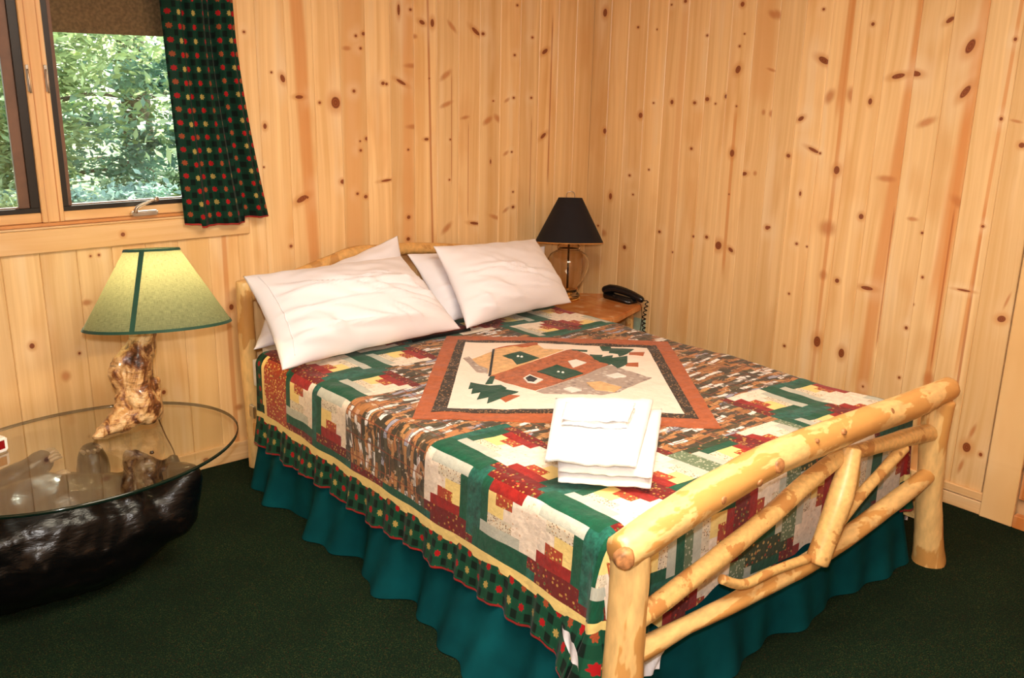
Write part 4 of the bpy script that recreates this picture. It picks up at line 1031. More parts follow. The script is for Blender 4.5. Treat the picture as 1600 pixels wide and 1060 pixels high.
SP = skirt_path(); V, F = [], []; rows = 14; n = len(SP); acc = 0
for r in range(rows + 1):
    t = r / rows; acc = 0
    for k, (x, y, (ox, oy)) in enumerate(SP):
        if k: acc += math.hypot(x - SP[k - 1][0], y - SP[k - 1][1])
        z = 0.325 * (1 - t) + 0.004
        left = 1.0 if ox < -0.5 else 0.0
        tt = max(0.0, (t - 0.28) / 0.72)
        amp = (0.002 + 0.048 * tt) * (1 if left else 0.55)
        o = -0.006 + amp * (0.9 + math.sin(acc * 14.0 + 3.0 * noise.noise(Vector((acc * 2.2, 0, 7)))) * 0.75 + 0.35 * math.sin(acc * 37 + t))
        if left: o += 0.055 * t * t * max(0, (-y - 0.5) / 1.7)
        elif oy < -0.5: o += 0.015 * t
        # beside the foot posts the cloth is pinched in
        o = min(o, 0.004 + 0.022 * t) if (abs(x + 2.1) < 0.09 and y < -2.18) else o
        V.append((x + ox * o, y + oy * o, z))
for r in range(rows):
    for k in range(n - 1):
        a = r * n + k; F.append((a, a + 1, a + n + 1, a + n))
sk = mesh('bed_skirt', V, F, None, TEALSK, True)
tag(sk, 'teal gathered bed skirt hanging to the carpet round the log bed', 'bed skirt')
# white scraps of bed sheet showing at the corners below the quilt
m_sheet = plain('white_sheet', (0.80, 0.80, 0.84), 0.8)


def scrap(pts, nx):
    V = []; F = []
    m = 8
    for i in range(m + 1):
        for j in range(m + 1):
            s = i / m; t = j / m
            a = Vector(pts[0]).lerp(Vector(pts[1]), s); b_ = Vector(pts[3]).lerp(Vector(pts[2]), s); p = a.lerp(b_, t)
            p += Vector(nx) * (0.006 * math.sin(s * 9 + t * 4)); V.append(p)
    for i in range(m):
        for j in range(m): a = i * (m + 1) + j; F.append((a, a + 1, a + m + 2, a + m + 1))
    return V, F


SH = empty('bed_sheet', (-2.1, -2.2, 0.3), 'white bed sheet whose corners peek out below the quilt hem at the foot', 'sheet')
si = Matrix.Translation((2.1, 2.2, -0.3))
for pts, nx in ((((-2.150, -2.14, 0.315), (-2.165, -2.20, 0.300), (-2.160, -2.215, 0.225), (-2.155, -2.17, 0.25)), (-1, -.4, 0)),
                (((-0.480, -2.19, 0.14), (-0.44, -2.17, 0.135), (-0.435, -2.17, 0.075), (-0.47, -2.19, 0.095)), (0, -1, 0)),
                (((-2.01, -2.275, 0.22), (-1.90, -2.275, 0.225), (-1.93, -2.275, 0.165), (-1.985, -2.275, 0.16)), (0, -1, 0))):
    V, F = scrap(pts, nx); o = mesh('sheet_corner', V, F, SH, m_sheet, True); o.matrix_parent_inverse = si


# ---------------------------------------------------------------- pillows
m_pil = new_mat('white_pillowcase_cotton')
_nt, _b = m_pil[1], m_pil[2]; m_pil = m_pil[0]
_b.inputs['Base Color'].default_value = (0.85, 0.83, 0.88, 1); _b.inputs['Roughness'].default_value = 0.8; _b.inputs['Sheen Weight'].default_value = 0.2
_b.inputs['Specular IOR Level'].default_value = 0.2
bump(_nt, _b, noise_n(_nt, coords(_nt, 'Object', (1, 1, 1)), 400.0, 2.0), 0.05, 0.001)


def pillow(label, TLc, TRc, BRc, BLc, thick, seed, wr=0.012, hem=None, group='white bed pillows'):
    TLc, TRc, BRc, BLc = map(Vector, (TLc, TRc, BRc, BLc)); n = 64
    nrm = ((TRc - TLc) + (BRc - BLc)).cross((TLc - BLc) + (TRc - BRc)).normalized()
    if nrm.y > 0: nrm = -nrm
    rnd = random.Random(seed)
    fold = [(rnd.uniform(-.8, .8), rnd.uniform(-.9, .2), rnd.uniform(-.5, .5), rnd.uniform(.07, .16)) for _ in range(26)]
    cc = (TLc + TRc + BRc + BLc) / 4

    def pt(s, t, side):
        # s,t in -1..1 ; edges are drawn in between the corners
        e = 1 - abs(s) ** 6; f = 1 - abs(t) ** 6
        s2 = s * (1 - 0.045 * (1 - t * t)); t2 = t * (1 - 0.06 * (1 - s * s))
        a = BLc.lerp(BRc, (s2 + 1) / 2); b_ = TLc.lerp(TRc, (s2 + 1) / 2); p = a.lerp(b_, (t2 + 1) / 2)
        h = (max(0, 1 - abs(s) ** 2.6) ** 0.62) * (max(0, 1 - abs(t) ** 2.4) ** 0.62)
        w_ = 0.0
        if side > 0:
            for (fs2, ft, fa, fw) in fold:
                d = (s - fs2) * math.sin(fa + .6) + (t - ft) * math.cos(fa + .6); al = (s - fs2) * math.cos(fa + .6) - (t - ft) * math.sin(fa + .6)
                w_ += wr * math.exp(-(d / (fw * .35)) ** 2) * math.exp(-(al / .42) ** 2)
            w_ += wr * 0.5 * noise.noise(Vector((s * 2.2 + seed, t * 4.5, seed)))
            w_ *= min(1, 4 * min(1 - abs(s), 1 - abs(t)) + 0.1)
        hh = thick * h * (0.66 if side > 0 else 0.34)
        # heavier towards the lower half
        hh *= 1 + 0.18 * (-t)
        return p + nrm * ((hh + w_) * (1 if side > 0 else -1)) + Vector((0, 0, 0.004 * noise.noise(Vector((s * 5, seed, t * 5)))))
    V, F = [], []; ix = {}
    for side in (1, -1):
        for i in range(n + 1):
            for j in range(n + 1):
                if side < 0 and (i in (0, n) or j in (0, n)): ix[(side, i, j)] = ix[(1, i, j)]; continue
                s = math.sin((i / n - .5) * PI) * .55 + (2 * i / n - 1) * .45; t = math.sin((j / n - .5) * PI) * .55 + (2 * j / n - 1) * .45
                ix[(side, i, j)] = len(V); V.append(pt(s, t, side))
        for i in range(n):
            for j in range(n):
                q = (ix[(side, i, j)], ix[(side, i + 1, j)], ix[(side, i + 1, j + 1)], ix[(side, i, j + 1)])
                F.append(q if side > 0 else tuple(reversed(q)))
    o = empty('pillow', tuple(cc), label, 'pillow', group)
    c = mesh('pillowcase', V, F, o, m_pil, True); c.matrix_parent_inverse = Matrix.Translation(-cc)
    if hem is not None:
        # stitched fold line near the open end of the case
        pts = []
        for j in range(2, 31):
            t = -1 + 2 * j / 32; pts.append(pt(hem, t, 1) + nrm * 0.0005)
        h = tube('hem_stitch', [tuple(p) for p in pts], [0.0022] * len(pts), o, m_pil, 2, 6, 0, 0, False); h.matrix_parent_inverse = Matrix.Translation(-cc)
    return o


pillow('rear left pillow standing against the headboard, its peaked corner showing above the others', (-1.95, -0.17, .78), (-1.330, -0.165, .936), (-1.33, -0.33, .60), (-2.100, -0.315, .580), .13, 3, .012)
pillow('rear right pillow against the headboard, mostly covered, its edge visible between the front pillows', (-1.305, -0.20, .855), (-0.445, -0.165, .80), (-0.60, -0.37, .60), (-1.30, -0.47, .590), .13, 4, .008)
pillow('wide front left pillow with deep creases, slumped over the corner of the bed', (-2.110, -0.285, .868), (-1.40, -0.300, .872), (-1.305, -0.600, .600), (-2.150, -0.660, .595), .19, 5, .016, hem=-0.88)
pillow('smooth plump front right pillow leaning beside the clear glass lamp', (-1.255, -0.33, .905), (-0.625, -0.29, .872), (-0.600, -0.53, .600), (-1.275, -0.600, .595), .17, 8, .009)

# ---------------------------------------------------------------- folded towels
def terry(name):
    m, nt, b = new_mat(name); v = coords(nt, 'Object')
    b.inputs['Base Color'].default_value = (0.90, 0.89, 0.88, 1); b.inputs['Roughness'].default_value = 0.95; b.inputs['Sheen Weight'].default_value = 0.3
    bump(nt, b, noise_n(nt, v, 350.0, 2.0), 0.5, 0.003); return m


m_terry = terry('white_terry')


def folded(parent_name, label, P, z0, layers, th, seed, edge=0.0):
    """a folded towel: stacked soft layers joined at a rounded fold towards the viewer. P = four corners (x,y): far-left, far-right, near-right, near-left"""
    c = Vector((sum(p[0] for p in P) / 4, sum(p[1] for p in P) / 4, z0))
    T = empty(parent_name, tuple(c), label, 'towel')
    inv = Matrix.Translation(-c)
    for l in range(layers):
        V, F = [], []; n = 28; k = 10
        sh = edge * l
        ring = []
        for i in range(n + 1):
            s = i / n
            a = Vector(P[0]).lerp(Vector(P[1]), s); b_ = Vector(P[3]).lerp(Vector(P[2]), s)
            dirv = (b_ - a).normalized()
            col = []
            es = min(1.0, min(s, 1 - s) * 9) ** 0.5
            for j in range(n + 1):
                t = j / n
                p = a.lerp(b_, t) - dirv * sh
                et = min(1.0, min(t, 1 - t) * 9) ** 0.5
                hz = th / 2 * (0.25 + 0.75 * es * et)
                wz = 0.006 * noise.noise(Vector((s * 3, t * 3, seed + l))) + 0.003 * noise.noise(Vector((s * 11, t * 11, seed + l)))
                out = 0.006 * noise.noise(Vector((s * 8, t * 8, seed + 3)))
                zc = z0 + th * (l + .5) + wz * (1 if z0 + th * l > ZT + 0.02 else 0.5)
                col.append((Vector((p.x + out, p.y + out, zc + hz)), Vector((p.x + out, p.y + out, zc - hz * 0.9))))
            ring.append(col)
        for side in (0, 1):
            o0 = len(V)
            for i in range(n + 1):
                for j in range(n + 1): V.append(ring[i][j][side])
            for i in range(n):
                for j in range(n):
                    a = o0 + i * (n + 1) + j; q = (a, a + n + 1, a + n + 2, a + 1); F.append(q if side == 1 else tuple(reversed(q)))
        m_ = (n + 1) ** 2
        bd = [(i, 0) for i in range(n + 1)] + [(n, j) for j in range(1, n + 1)] + [(i, n) for i in range(n - 1, -1, -1)] + [(0, j) for j in range(n - 1, 0, -1)]
        for q in range(len(bd)):
            a = bd[q][0] * (n + 1) + bd[q][1]; b2 = bd[(q + 1) % len(bd)]; b3 = b2[0] * (n + 1) + b2[1]
            F.append((a, b3, b3 + m_, a + m_))
        bm = bmesh.new()
        me = bpy.data.meshes.new('fold'); me.from_pydata([tuple(v) for v in V], [], F); bm.from_mesh(me); bmesh.ops.recalc_face_normals(bm, faces=bm.faces[:]); bm.to_mesh(me); bm.free()
        me.polygons.foreach_set('use_smooth', [True] * len(me.polygons))
        o = link('fold', me, T, m_terry); o.matrix_parent_inverse = inv
    return T


folded('bath_towel', 'white bath towel folded thick at the bottom of the towel pile on the quilt', [(-1.665, -1.585), (-1.415, -1.800), (-1.830, -2.125), (-1.995, -1.945)], ZT + 0.008, 2, 0.029, 1, 0.003)
folded('hand_towel', 'white hand towel folded over the bath towel, under the washcloth', [(-1.690, -1.600), (-1.455, -1.795), (-1.870, -2.105), (-2.030, -1.930)], ZT + 0.066, 1, 0.044, 5, 0.0)
folded('washcloth', 'small white washcloth folded on top of the towel pile', [(-1.775, -1.735), (-1.615, -1.865), (-1.745, -1.955), (-1.875, -1.825)], ZT + 0.110, 2, 0.017, 9, 0.0)

# ---------------------------------------------------------------- curtain on its rod
m_cur = leaf_plaid('leaf_plaid_curtain', 0.050, 1.0, dark=(0.001, 0.006, 0.004), green=(0.003, 0.038, 0.020))
CU = empty('curtain', (-2.10, -0.07, 1.05), 'dark green plaid curtain with red and gold leaves, drawn to the right of the window', 'curtain')
ci = Matrix.Translation((2.10, 0.07, -1.05))
V, F, UV = [], [], []
nc, nr = 190, 60
for r in range(nr + 1):
    t = r / nr
    z = 2.16 - t * (2.16 - 1.038)
    for k in range(nc + 1):
        s = k / nc
        # gathered narrow at the top, flaring to the right at the hem
        xl = -2.262 + 0.035 * t + 0.0 * t; xr = -1.985 + 0.012 * t + 0.085 * max(0, t - .35) ** 1.5 / 0.52
        x = xl + (xr - xl) * s
        a = 0.030 - 0.008 * t
        y = -0.062 + a * math.sin(s * 19 + 1.0 + 0.9 * math.sin(t * 2.2 + s * 3)) * (0.4 + .6 * abs(math.sin(s * 5 + .8))) + 0.010 * math.sin(s * 47 + t * 2) * (1 - t * .5)
        y = min(y, -0.026)
        zz = z + (0.020 * t if s > 0.72 else 0.0) * 1.0 - (0.010 * t if s < .15 else 0) * -1
        V.append((x, y, zz)); UV.append((s * 0.43, z))
for r in range(nr):
    for k in range(nc):
        a = r * (nc + 1) + k; F.append((a, a + nc + 1, a + nc + 2, a + 1))
o = mesh('drape', V, F, CU, m_cur, True, None, UV); o.matrix_parent_inverse = ci
sol = o.modifiers.new('thick', 'SOLIDIFY'); sol.thickness = 0.0015
# red selvedge along the hem
hem = [V[nr * (nc + 1) + k] for k in range(0, nc + 1)]
V2, F2 = [], []
for p in hem: V2 += [(p[0], p[1] - .0012, p[2] + .001), (p[0], p[1] - .0012, p[2] - .005)]
for k in range(nc): F2.append((2 * k, 2 * k + 1, 2 * k + 3, 2 * k + 2))
o = mesh('red_hem', V2, F2, CU, plain('curtain_hem_red', (0.30, 0.014, 0.010), 0.8), True); o.matrix_parent_inverse = ci
ROD = empty('curtain_rod', (-2.9, -0.06, 2.15), 'brass curtain rod above the window, above the dark green plaid curtain', 'curtain rod')
o = tube('rod', [(-3.95, -0.06, 2.165), (-1.90, -0.06, 2.165)], [0.010, 0.010], ROD, m_bronze, 4, 12); o.matrix_parent_inverse = Matrix.Translation((2.9, 0.06, -2.15))
for x in (-3.9, -1.95):
    o = box('bracket', x - .01, x + .01, -0.07, -0.001, 2.15, 2.185, ROD, m_bronze, 0.002); o.matrix_parent_inverse = Matrix.Translation((2.9, 0.06, -2.15))

# ---------------------------------------------------------------- glass-topped carved bear table
ZG = 0.420
m_bear = new_mat('dark_lacquered_carved_wood'); _nt, _b = m_bear[1], m_bear[2]; m_bear = m_bear[0]
_v = coords(_nt, 'Object')
_n = noise_n(_nt, coords(_nt, 'Object', (6, 18, 18)), 2.0, 4.0, 0.6, 0.4)
L(_nt, ramp(_nt, _n, [(0.35, (0.0012, 0.0013, 0.0016)), (0.62, (0.003, 0.0025, 0.0025)), (0.82, (0.022, 0.011, 0.006))]), _b.inputs['Base Color'])
_b.inputs['Roughness'].default_value = 0.27; _b.inputs['Specular IOR Level'].default_value = 0.30; _b.inputs['Coat Weight'].default_value = 0.0; _b.inputs['Coat Roughness'].default_value = 0.12
bump(_nt, _b, _n, 0.35, 0.01)
m_claw = plain('carved_claw', (0.34, 0.24, 0.15), 0.35)
TB = empty('bear_table', (-2.83, -0.62, 0), 'oval glass topped table carried by a dark carved bear lying on its back', 'table')
ti = Matrix.Translation((2.83, 0.62, 0))


def tp(o): o.parent = TB; o.matrix_parent_inverse = ti; return o


# trunk of the bear: a boat-like hull with limbs raised to the glass
hull = []
for k in range(17):
    t = k / 16; x = -3.32 + t * 0.74
    r = 0.205 * (math.sin((0.10 + 0.84 * t) * PI)) ** (0.55 if t < .5 else 0.78)
    hull.append(((x, -0.655 - 0.04 * t, 0.015 + r * 0.97 + 0.62 * max(0, t - .66) ** 1.25), r))
haunch = [((-3.03, -0.78, 0.20), 0.105), ((-2.975, -0.775, 0.28), 0.070)]
shoulder = [((-2.745, -0.77, 0.24), 0.095), ((-2.760, -0.765, 0.31), 0.055)]
head = [((-2.635, -0.735, 0.235), 0.120), ((-2.585, -0.745, 0.300), 0.085), ((-2.550, -0.79, 0.350), 0.034)]
ear1 = [((-2.67, -0.60, 0.345), 0.034)]; ear2 = [((-2.56, -0.66, 0.355), 0.030)]
snout = [((-2.64, -0.66, 0.300), 0.080), ((-2.655, -0.565, 0.345), 0.045), ((-2.665, -0.535, 0.350), 0.030)]
arm1 = [((-2.765, -0.49, 0.20), 0.070), ((-2.770, -0.485, 0.31), 0.058), ((-2.775, -0.485, 0.377), 0.040)]
arm2 = [((-2.77, -0.72, 0.25), 0.075), ((-2.752, -0.775, 0.33), 0.045), ((-2.748, -0.790, 0.385), 0.032)]
leg1 = [((-3.14, -0.52, 0.25), 0.085), ((-3.03, -0.47, 0.33), 0.060), ((-2.945, -0.45, 0.352), 0.045), ((-2.915, -0.445, 0.368), 0.042)]
leg2 = [((-3.16, -0.70, 0.30), 0.085), ((-3.05, -0.655, 0.34), 0.060), ((-2.965, -0.645, 0.352), 0.050), ((-2.93, -0.64, 0.362), 0.045)]
hb_ = blobs('body', [hull, haunch, shoulder, head, ear1, ear2, snout, arm1, arm2, leg1, leg2], 0.011, None, m_bear, [('CLOUDS', 0.16, 0.028), ('CLOUDS', 0.05, 0.008)])
tp(hb_)
# haunch creases: long soft ridges on the near flank
for k, (x, s) in enumerate(((-3.02, 1), (-2.90, 1))):
    pass
for (cx, cy, cz) in ((-2.900, -0.445, 0.375), (-2.912, -0.64, 0.368)):
    for k in range(5):
        yy = cy + (k - 2) * 0.021
        tp(tube('claw', [(cx, yy, cz + 0.008), (cx + 0.022, yy, cz + 0.022 - .004 * abs(k - 2)), (cx + 0.038, yy, cz + 0.012)], [0.009, 0.008, 0.003], None, m_claw, 3, 8))
for k in range(4):
    a = -0.9 + k * 0.5
    tp(tube('claw', [(-2.775 + .03 * math.sin(a), -0.485 - .03 * math.cos(a), .39), (-2.775 + .045 * math.sin(a), -0.485 - .045 * math.cos(a), .404)], [0.008, 0.005], None, m_claw, 3, 8))
tp(tube('nose', [(-2.662, -0.518, 0.355), (-2.664, -0.506, 0.356)], [0.016, 0.012], None, plain('carved_nose', (0.005, 0.004, 0.004), 0.2), 3, 12))
for x in (-2.610, -2.668):
    tp(tube('eye', [(x, -0.60, 0.373), (x, -0.598, 0.380)], [0.008, 0.006], None, plain('carved_eye', (0.004, 0.004, 0.004), 0.1), 3, 10))
# oval glass
m_glass = thin_glass('table_glass', (0.90, 0.92, 0.88), 0.0, 1.50, 1.35)
m_gedge = plain('glass_edge', (0.004, 0.014, 0.009), 0.10)
ga, gb, gth = 0.519, 0.407, 3.335 - PI
gc = (-2.810, -0.553)


def oval(k, n=96, ra=0.0):
    a = 2 * PI * k / n; x = (ga + ra) * math.cos(a); y = (gb + ra) * math.sin(a)
    return gc[0] + x * math.cos(gth) - y * math.sin(gth), gc[1] + x * math.sin(gth) + y * math.cos(gth)


n = 96
V = [(gc[0], gc[1], ZG)] + [oval(k, n, -.003) + (ZG,) for k in range(n)]
F = [(0, k + 1, (k + 1) % n + 1) for k in range(n)]
tp(mesh('glass_top', V, F, None, m_glass))
V, F = [], []
prof = ((-.003, 0), (0, -.001), (.0008, -.006), (0, -.011), (-.003, -.012))
for k in range(n):
    for ra, dz in prof: V.append(oval(k, n, ra) + (ZG + dz,))
for k in range(n):
    for r in range(4): F.append((k * 5 + r, ((k + 1) % n) * 5 + r, ((k + 1) % n) * 5 + r + 1, k * 5 + r + 1))
tp(mesh('glass_edge', V, F, None, m_gedge, True))

# ---------------------------------------------------------------- burl lamp, lit
LP = empty('burl_table_lamp', (-2.58, -0.46, ZG), 'lit table lamp with a wide green linen shade on a gnarled burl wood foot', 'lamp')
li = Matrix.Translation((2.58, 0.46, -ZG))


def lp(o): o.parent = LP; o.matrix_parent_inverse = li; return o


m_burl = new_mat('varnished_burl'); _nt, _b = m_burl[1], m_burl[2]; m_burl = m_burl[0]
_n = noise_n(_nt, coords(_nt, 'Object', (14, 14, 8)), 1.6, 5.0, 0.65, 0.8)
_n2 = noise_n(_nt, coords(_nt, 'Object', (20, 20, 60)), 1.2, 3.0, 0.6, 1.0)
_c = ramp(_nt, _n, [(0.30, (0.035, 0.012, 0.005)), (0.42, (0.22, 0.075, 0.022)), (0.50, (0.60, 0.33, 0.12)), (0.62, (0.80, 0.55, 0.27)), (0.75, (0.50, 0.20, 0.06))])
_c = mixc(_nt, step(_nt, _n2, 0.55, 0.70, 0, .6), _c, (0.10, 0.035, 0.012))
L(_nt, _c, _b.inputs['Base Color']); _b.inputs['Roughness'].default_value = 0.28; _b.inputs['Coat Weight'].default_value = 0.4
bump(_nt, _b, math_n(_nt, 'ADD', _n, _n2), 0.6, 0.01)
core = [((-2.540, -0.46, 0.80), 0.034), ((-2.560, -0.46, 0.735), 0.046), ((-2.590, -0.46, 0.660), 0.058), ((-2.600, -0.462, 0.58), 0.056), ((-2.590, -0.465, 0.515), 0.066), ((-2.575, -0.468, 0.475), 0.048)]
side = [((-2.565, -0.46, 0.71), 0.040), ((-2.640, -0.47, 0.672), 0.030), ((-2.662, -0.472, 0.640), 0.026), ((-2.650, -0.47, 0.58), 0.024), ((-2.640, -0.468, 0.50), 0.034)]
toe = [((-2.60, -0.465, 0.495), 0.060), ((-2.660, -0.475, 0.468), 0.045), ((-2.715, -0.482, 0.446), 0.023), ((-2.752, -0.487, 0.4325), 0.010)]
heel = [((-2.575, -0.465, 0.50), 0.060), ((-2.545, -0.455, 0.468), 0.034), ((-2.530, -0.45, 0.4475), 0.020)]
wart = [((-2.663, -0.47, 0.515), 0.018)]
wart2 = [((-2.535, -0.468, 0.575), 0.022), ((-2.53, -0.46, 0.51), 0.020)]
lp(blobs('burl_foot', [core, side, toe, heel, wart, wart2], 0.0052, None, m_burl, [('CLOUDS', 0.05, 0.016), ('CLOUDS', 0.015, 0.006)]))
m_pale = plain('pale_sapwood', (0.78, 0.58, 0.34), 0.3, nscale=30, namp=0.25)
SX, SY = -2.500, -0.450
lp(tube('neck', [(-2.535, -0.46, 0.79), (-2.505, SY, 0.83)], [0.014, 0.010], None, m_bronze, 3, 12))
lp(tube('socket', [(SX, SY, 0.825), (SX, SY, 0.875)], [0.018, 0.018], None, m_bronze, 3, 14))


def linen(name, c, tr):
    m = bpy.data.materials.new(name); m.use_nodes = True; nt = m.node_tree; b = nt.nodes['Principled BSDF']
    t = N(nt, 'ShaderNodeTexCoord'); sp = N(nt, 'ShaderNodeSeparateXYZ'); L(nt, t.outputs['UV'], sp.inputs[0])
    a = noise_n(nt, coords(nt, 'UV', (900, 60, 1)), 1.0, 2.0); d = noise_n(nt, coords(nt, 'UV', (60, 900, 1)), 1.0, 2.0)
    f = math_n(nt, 'MULTIPLY', math_n(nt, 'ADD', a, d), 0.5)
    col = ramp(nt, f, [(0.38, tuple(x * .6 for x in c)), (0.60, tuple(min(1, x * 1.25) for x in c))])
    L(nt, col, b.inputs['Base Color']); b.inputs['Roughness'].default_value = 0.9
    tl = N(nt, 'ShaderNodeBsdfTranslucent'); tc_ = ramp(nt, f, [(0.38, tuple(x * .55 for x in tr)), (0.60, tr)]); L(nt, tc_, tl.inputs[0])
    mx = N(nt, 'ShaderNodeMixShader'); mx.inputs[0].default_value = 0.5; out = [q for q in nt.nodes if q.type == 'OUTPUT_MATERIAL'][0]
    L(nt, b.outputs[0], mx.inputs[1]); L(nt, tl.outputs[0], mx.inputs[2]); L(nt, mx.outputs[0], out.inputs[0])
    return m


m_linen = linen('green_linen', (0.12, 0.18, 0.11), (0.44, 0.47, 0.27))
m_trim = plain('dark_green_trim', (0.008, 0.060, 0.036), 0.7)
zb, zt, rb, rt = 0.777, 1.036, 0.240, 0.088
_pv = Vector((SX, SY, 0.90)); TILT = Matrix.Translation(_pv) @ Matrix.Rotation(R(-8.5), 4, Vector((0.95, -0.31, 0)).normalized()) @ Matrix.Translation(-_pv)   # the shade sits askew on its harp


def cone(name, rb, rt, zb, zt, cx, cy, mat, parentf, a0=0, a1=2 * PI, seg=96, off=0.0, rows=10, narrow=0):
    V, F, UV = [], [], []
    for k in range(seg + 1):
        a = a0 + (a1 - a0) * k / seg
        for r in range(rows + 1):
            t = r / rows; rr_ = rb + (rt - rb) * t + off
            if narrow: a = (a0 + a1) / 2 + (k / seg - .5) * narrow / rr_
            V.append(TILT @ Vector((cx + rr_ * math.cos(a), cy + rr_ * math.sin(a), zb + (zt - zb) * t)) if parentf is lp else (cx + rr_ * math.cos(a), cy + rr_ * math.sin(a), zb + (zt - zb) * t)); UV.append((a * .16, t * .26))
    for k in range(seg):
        for r in range(rows):
            q = k * (rows + 1) + r; F.append((q, q + rows + 1, q + rows + 2, q + 1))
    return parentf(mesh(name, V, F, None, mat, True, None, UV))


cone('lamp_shade', rb, rt, zb, zt, SX, SY, m_linen, lp)
th0 = math.atan2(-0.78, -0.62)
cone('seam_tape', rb, rt, zb, zt, SX, SY, m_trim, lp, th0 - .055, th0 + .055, 6, 0.0015, 10, narrow=0.017).modifiers
cone('shade_trim', rb + .001, rb - .004, zb - .002, zb + .007, SX, SY, m_trim, lp, 0, 2 * PI, 96, 0.0018, 1)
cone('shade_trim', rt + .0045, rt, zt - .006, zt + .002, SX, SY, m_trim, lp, 0, 2 * PI, 96, 0.0018, 1)
for a in (0.4, 2.5, 4.6):
    lp(tube('shade_spider', [(SX, SY, zt - 0.035), tuple(TILT @ Vector((SX + math.cos(a) * rt, SY + math.sin(a) * rt, zt - .003)))], [0.0018, 0.0018], None, m_bronze, 2, 6))
for k in (-1, 1):
    lp(tube('harp', [(SX + k * .015, SY, .868), (SX + k * .052, SY, .915), (SX + k * .045, SY, .975), (SX, SY, zt - .034)], [0.002] * 4, None, m_bronze, 6, 6))
m_bulb = new_mat('lit_bulb'); m_bulb[2].inputs['Emission Color'].default_value = (1.0, 0.72, 0.36, 1); m_bulb[2].inputs['Emission Strength'].default_value = 40.0
lp(lathe('bulb', [(0.0, 0.885), (0.012, 0.885), (0.016, 0.90), (0.030, 0.925), (0.030, 0.945), (0.018, 0.965), (0.0, 0.972)], (SX, SY, 0), 24, None, m_bulb[0]))
lamp_l = light('burl_lamp_bulb_light', 'POINT', (SX, SY, 0.928), 38.0, (1.0, 0.70, 0.36), 0.032)
lp(tube('cord', [(-2.52, -0.44, 0.445), (-2.490, -0.34, 0.442), (-2.450, -0.17, 0.430), (-2.425, -0.09, 0.37), (-2.40, -0.04, 0.30), (-2.37, -0.03, 0.20), (-2.34, -0.03, 0.11), (-2.345, -0.04, 0.01)], [0.0028] * 8, None, plain('brown_cord', (0.16, 0.07, 0.02), 0.5), 6, 8))

# white box on the glass at the left edge of the picture
CK = empty('alarm_clock', (-3.06, -0.40, ZG), 'small white clock with a dark red display standing on the glass at the far left', 'clock')


def ck(o): o.parent = CK; return o


o = ck(box('case', -0.06, 0.052, -0.035, 0.035, 0.0005, 0.050, None, plain('white_plastic', (0.82, 0.80, 0.76), 0.35), 0.006, 2)); o.rotation_euler = (0, 0, R(22))
o = ck(box('display', -0.045, 0.038, -0.037, -0.0352, 0.014, 0.042, None, plain('red_display', (0.22, 0.006, 0.008), 0.15), 0.0)); o.rotation_euler = (0, 0, R(22))

# ---------------------------------------------------------------- nightstand in the corner
m_stand = pine('varnished_slab', base=(0.56, 0.20, 0.055), seed=90, rough=0.25)
NS = empty('nightstand', (-0.25, -0.33, 0), 'low reddish wooden nightstand with a slab top in the corner by the bed', 'nightstand')
ni = Matrix.Translation((0.25, 0.33, 0))
o = prism('top', [(-0.405, -0.606), (-0.35, -0.604), (-0.062, -0.500), (-0.040, -0.470), (-0.022, -0.262), (-0.040, -0.225), (-0.123, -0.149), (-0.20, -0.085), (-0.47, -0.085), (-0.49, -0.15), (-0.48, -0.55)], 0.478, 0.510, NS, m_stand, 0.006); o.matrix_parent_inverse = ni
for (x, y) in ((-0.43, -0.53), (-0.10, -0.45), (-0.43, -0.14), (-0.16, -0.16)):
    o = tube('leg', [(x, y, 0.0), (x, y, 0.25), (x, y, 0.480)], [0.022, 0.020, 0.021], NS, m_log2, 5, 12, 0.06, int(x * 100)); o.matrix_parent_inverse = ni
o = prism('shelf', [(-0.44, -0.53), (-0.09, -0.46), (-0.09, -0.20), (-0.16, -0.15), (-0.44, -0.13)], 0.16, 0.18, NS, m_stand, 0.003); o.matrix_parent_inverse = ni
JK = box('wall_plate', -0.007, -0.0005, -0.475, -0.395, 0.30, 0.41, None, plain('pale_green_plate', (0.42, 0.55, 0.40), 0.4), 0.002, 2)
tag(JK, 'pale green wall plate low on the panelling below the telephone', 'wall plate')

# ---------------------------------------------------------------- clear glass lamp with a black shade
GL = empty('glass_table_lamp', (-0.299, -0.184, 0.51), 'unlit table lamp with a black cone shade and clear ginger jar glass body', 'lamp')
m_cg = thin_glass('clear_lamp_glass', (0.985, 0.96, 0.92), 0.02, 1.6, 1.5)
m_brass = plain('polished_brass', (0.80, 0.52, 0.20), 0.18, 1.0)
m_bks = plain('black_shade_paper', (0.004, 0.003, 0.006), 0.85)
m_gold = plain('gold_shade_lining', (0.60, 0.26, 0.06), 0.5)
gl = lambda o: (setattr(o, 'parent', GL), o)[1]
m_cg = new_mat('clear_lamp_glass'); m_cg[2].inputs['Base Color'].default_value = (1.0, 0.97, 0.93, 1); m_cg[2].inputs['Transmission Weight'].default_value = 1.0
m_cg[2].inputs['Roughness'].default_value = 0.0; m_cg[2].inputs['IOR'].default_value = 1.45; m_cg = m_cg[0]
gl(lathe('glass_foot', [(0.020, 0.0145), (0.064, 0.0145), (0.068, 0.020), (0.066, 0.027), (0.056, 0.034), (0.050, 0.0425), (0.020, 0.0425)], (0, 0, 0), 48, None, m_cg))
oj = [(0.050, 0.043), (0.062, 0.062), (0.085, 0.105), (0.103, 0.150), (0.109, 0.185), (0.106, 0.212), (0.093, 0.236), (0.070, 0.250), (0.058, 0.256), (0.055, 0.262)]
ij = [(max(0.01, rr_ - 0.0045), zz) for rr_, zz in reversed(oj)]
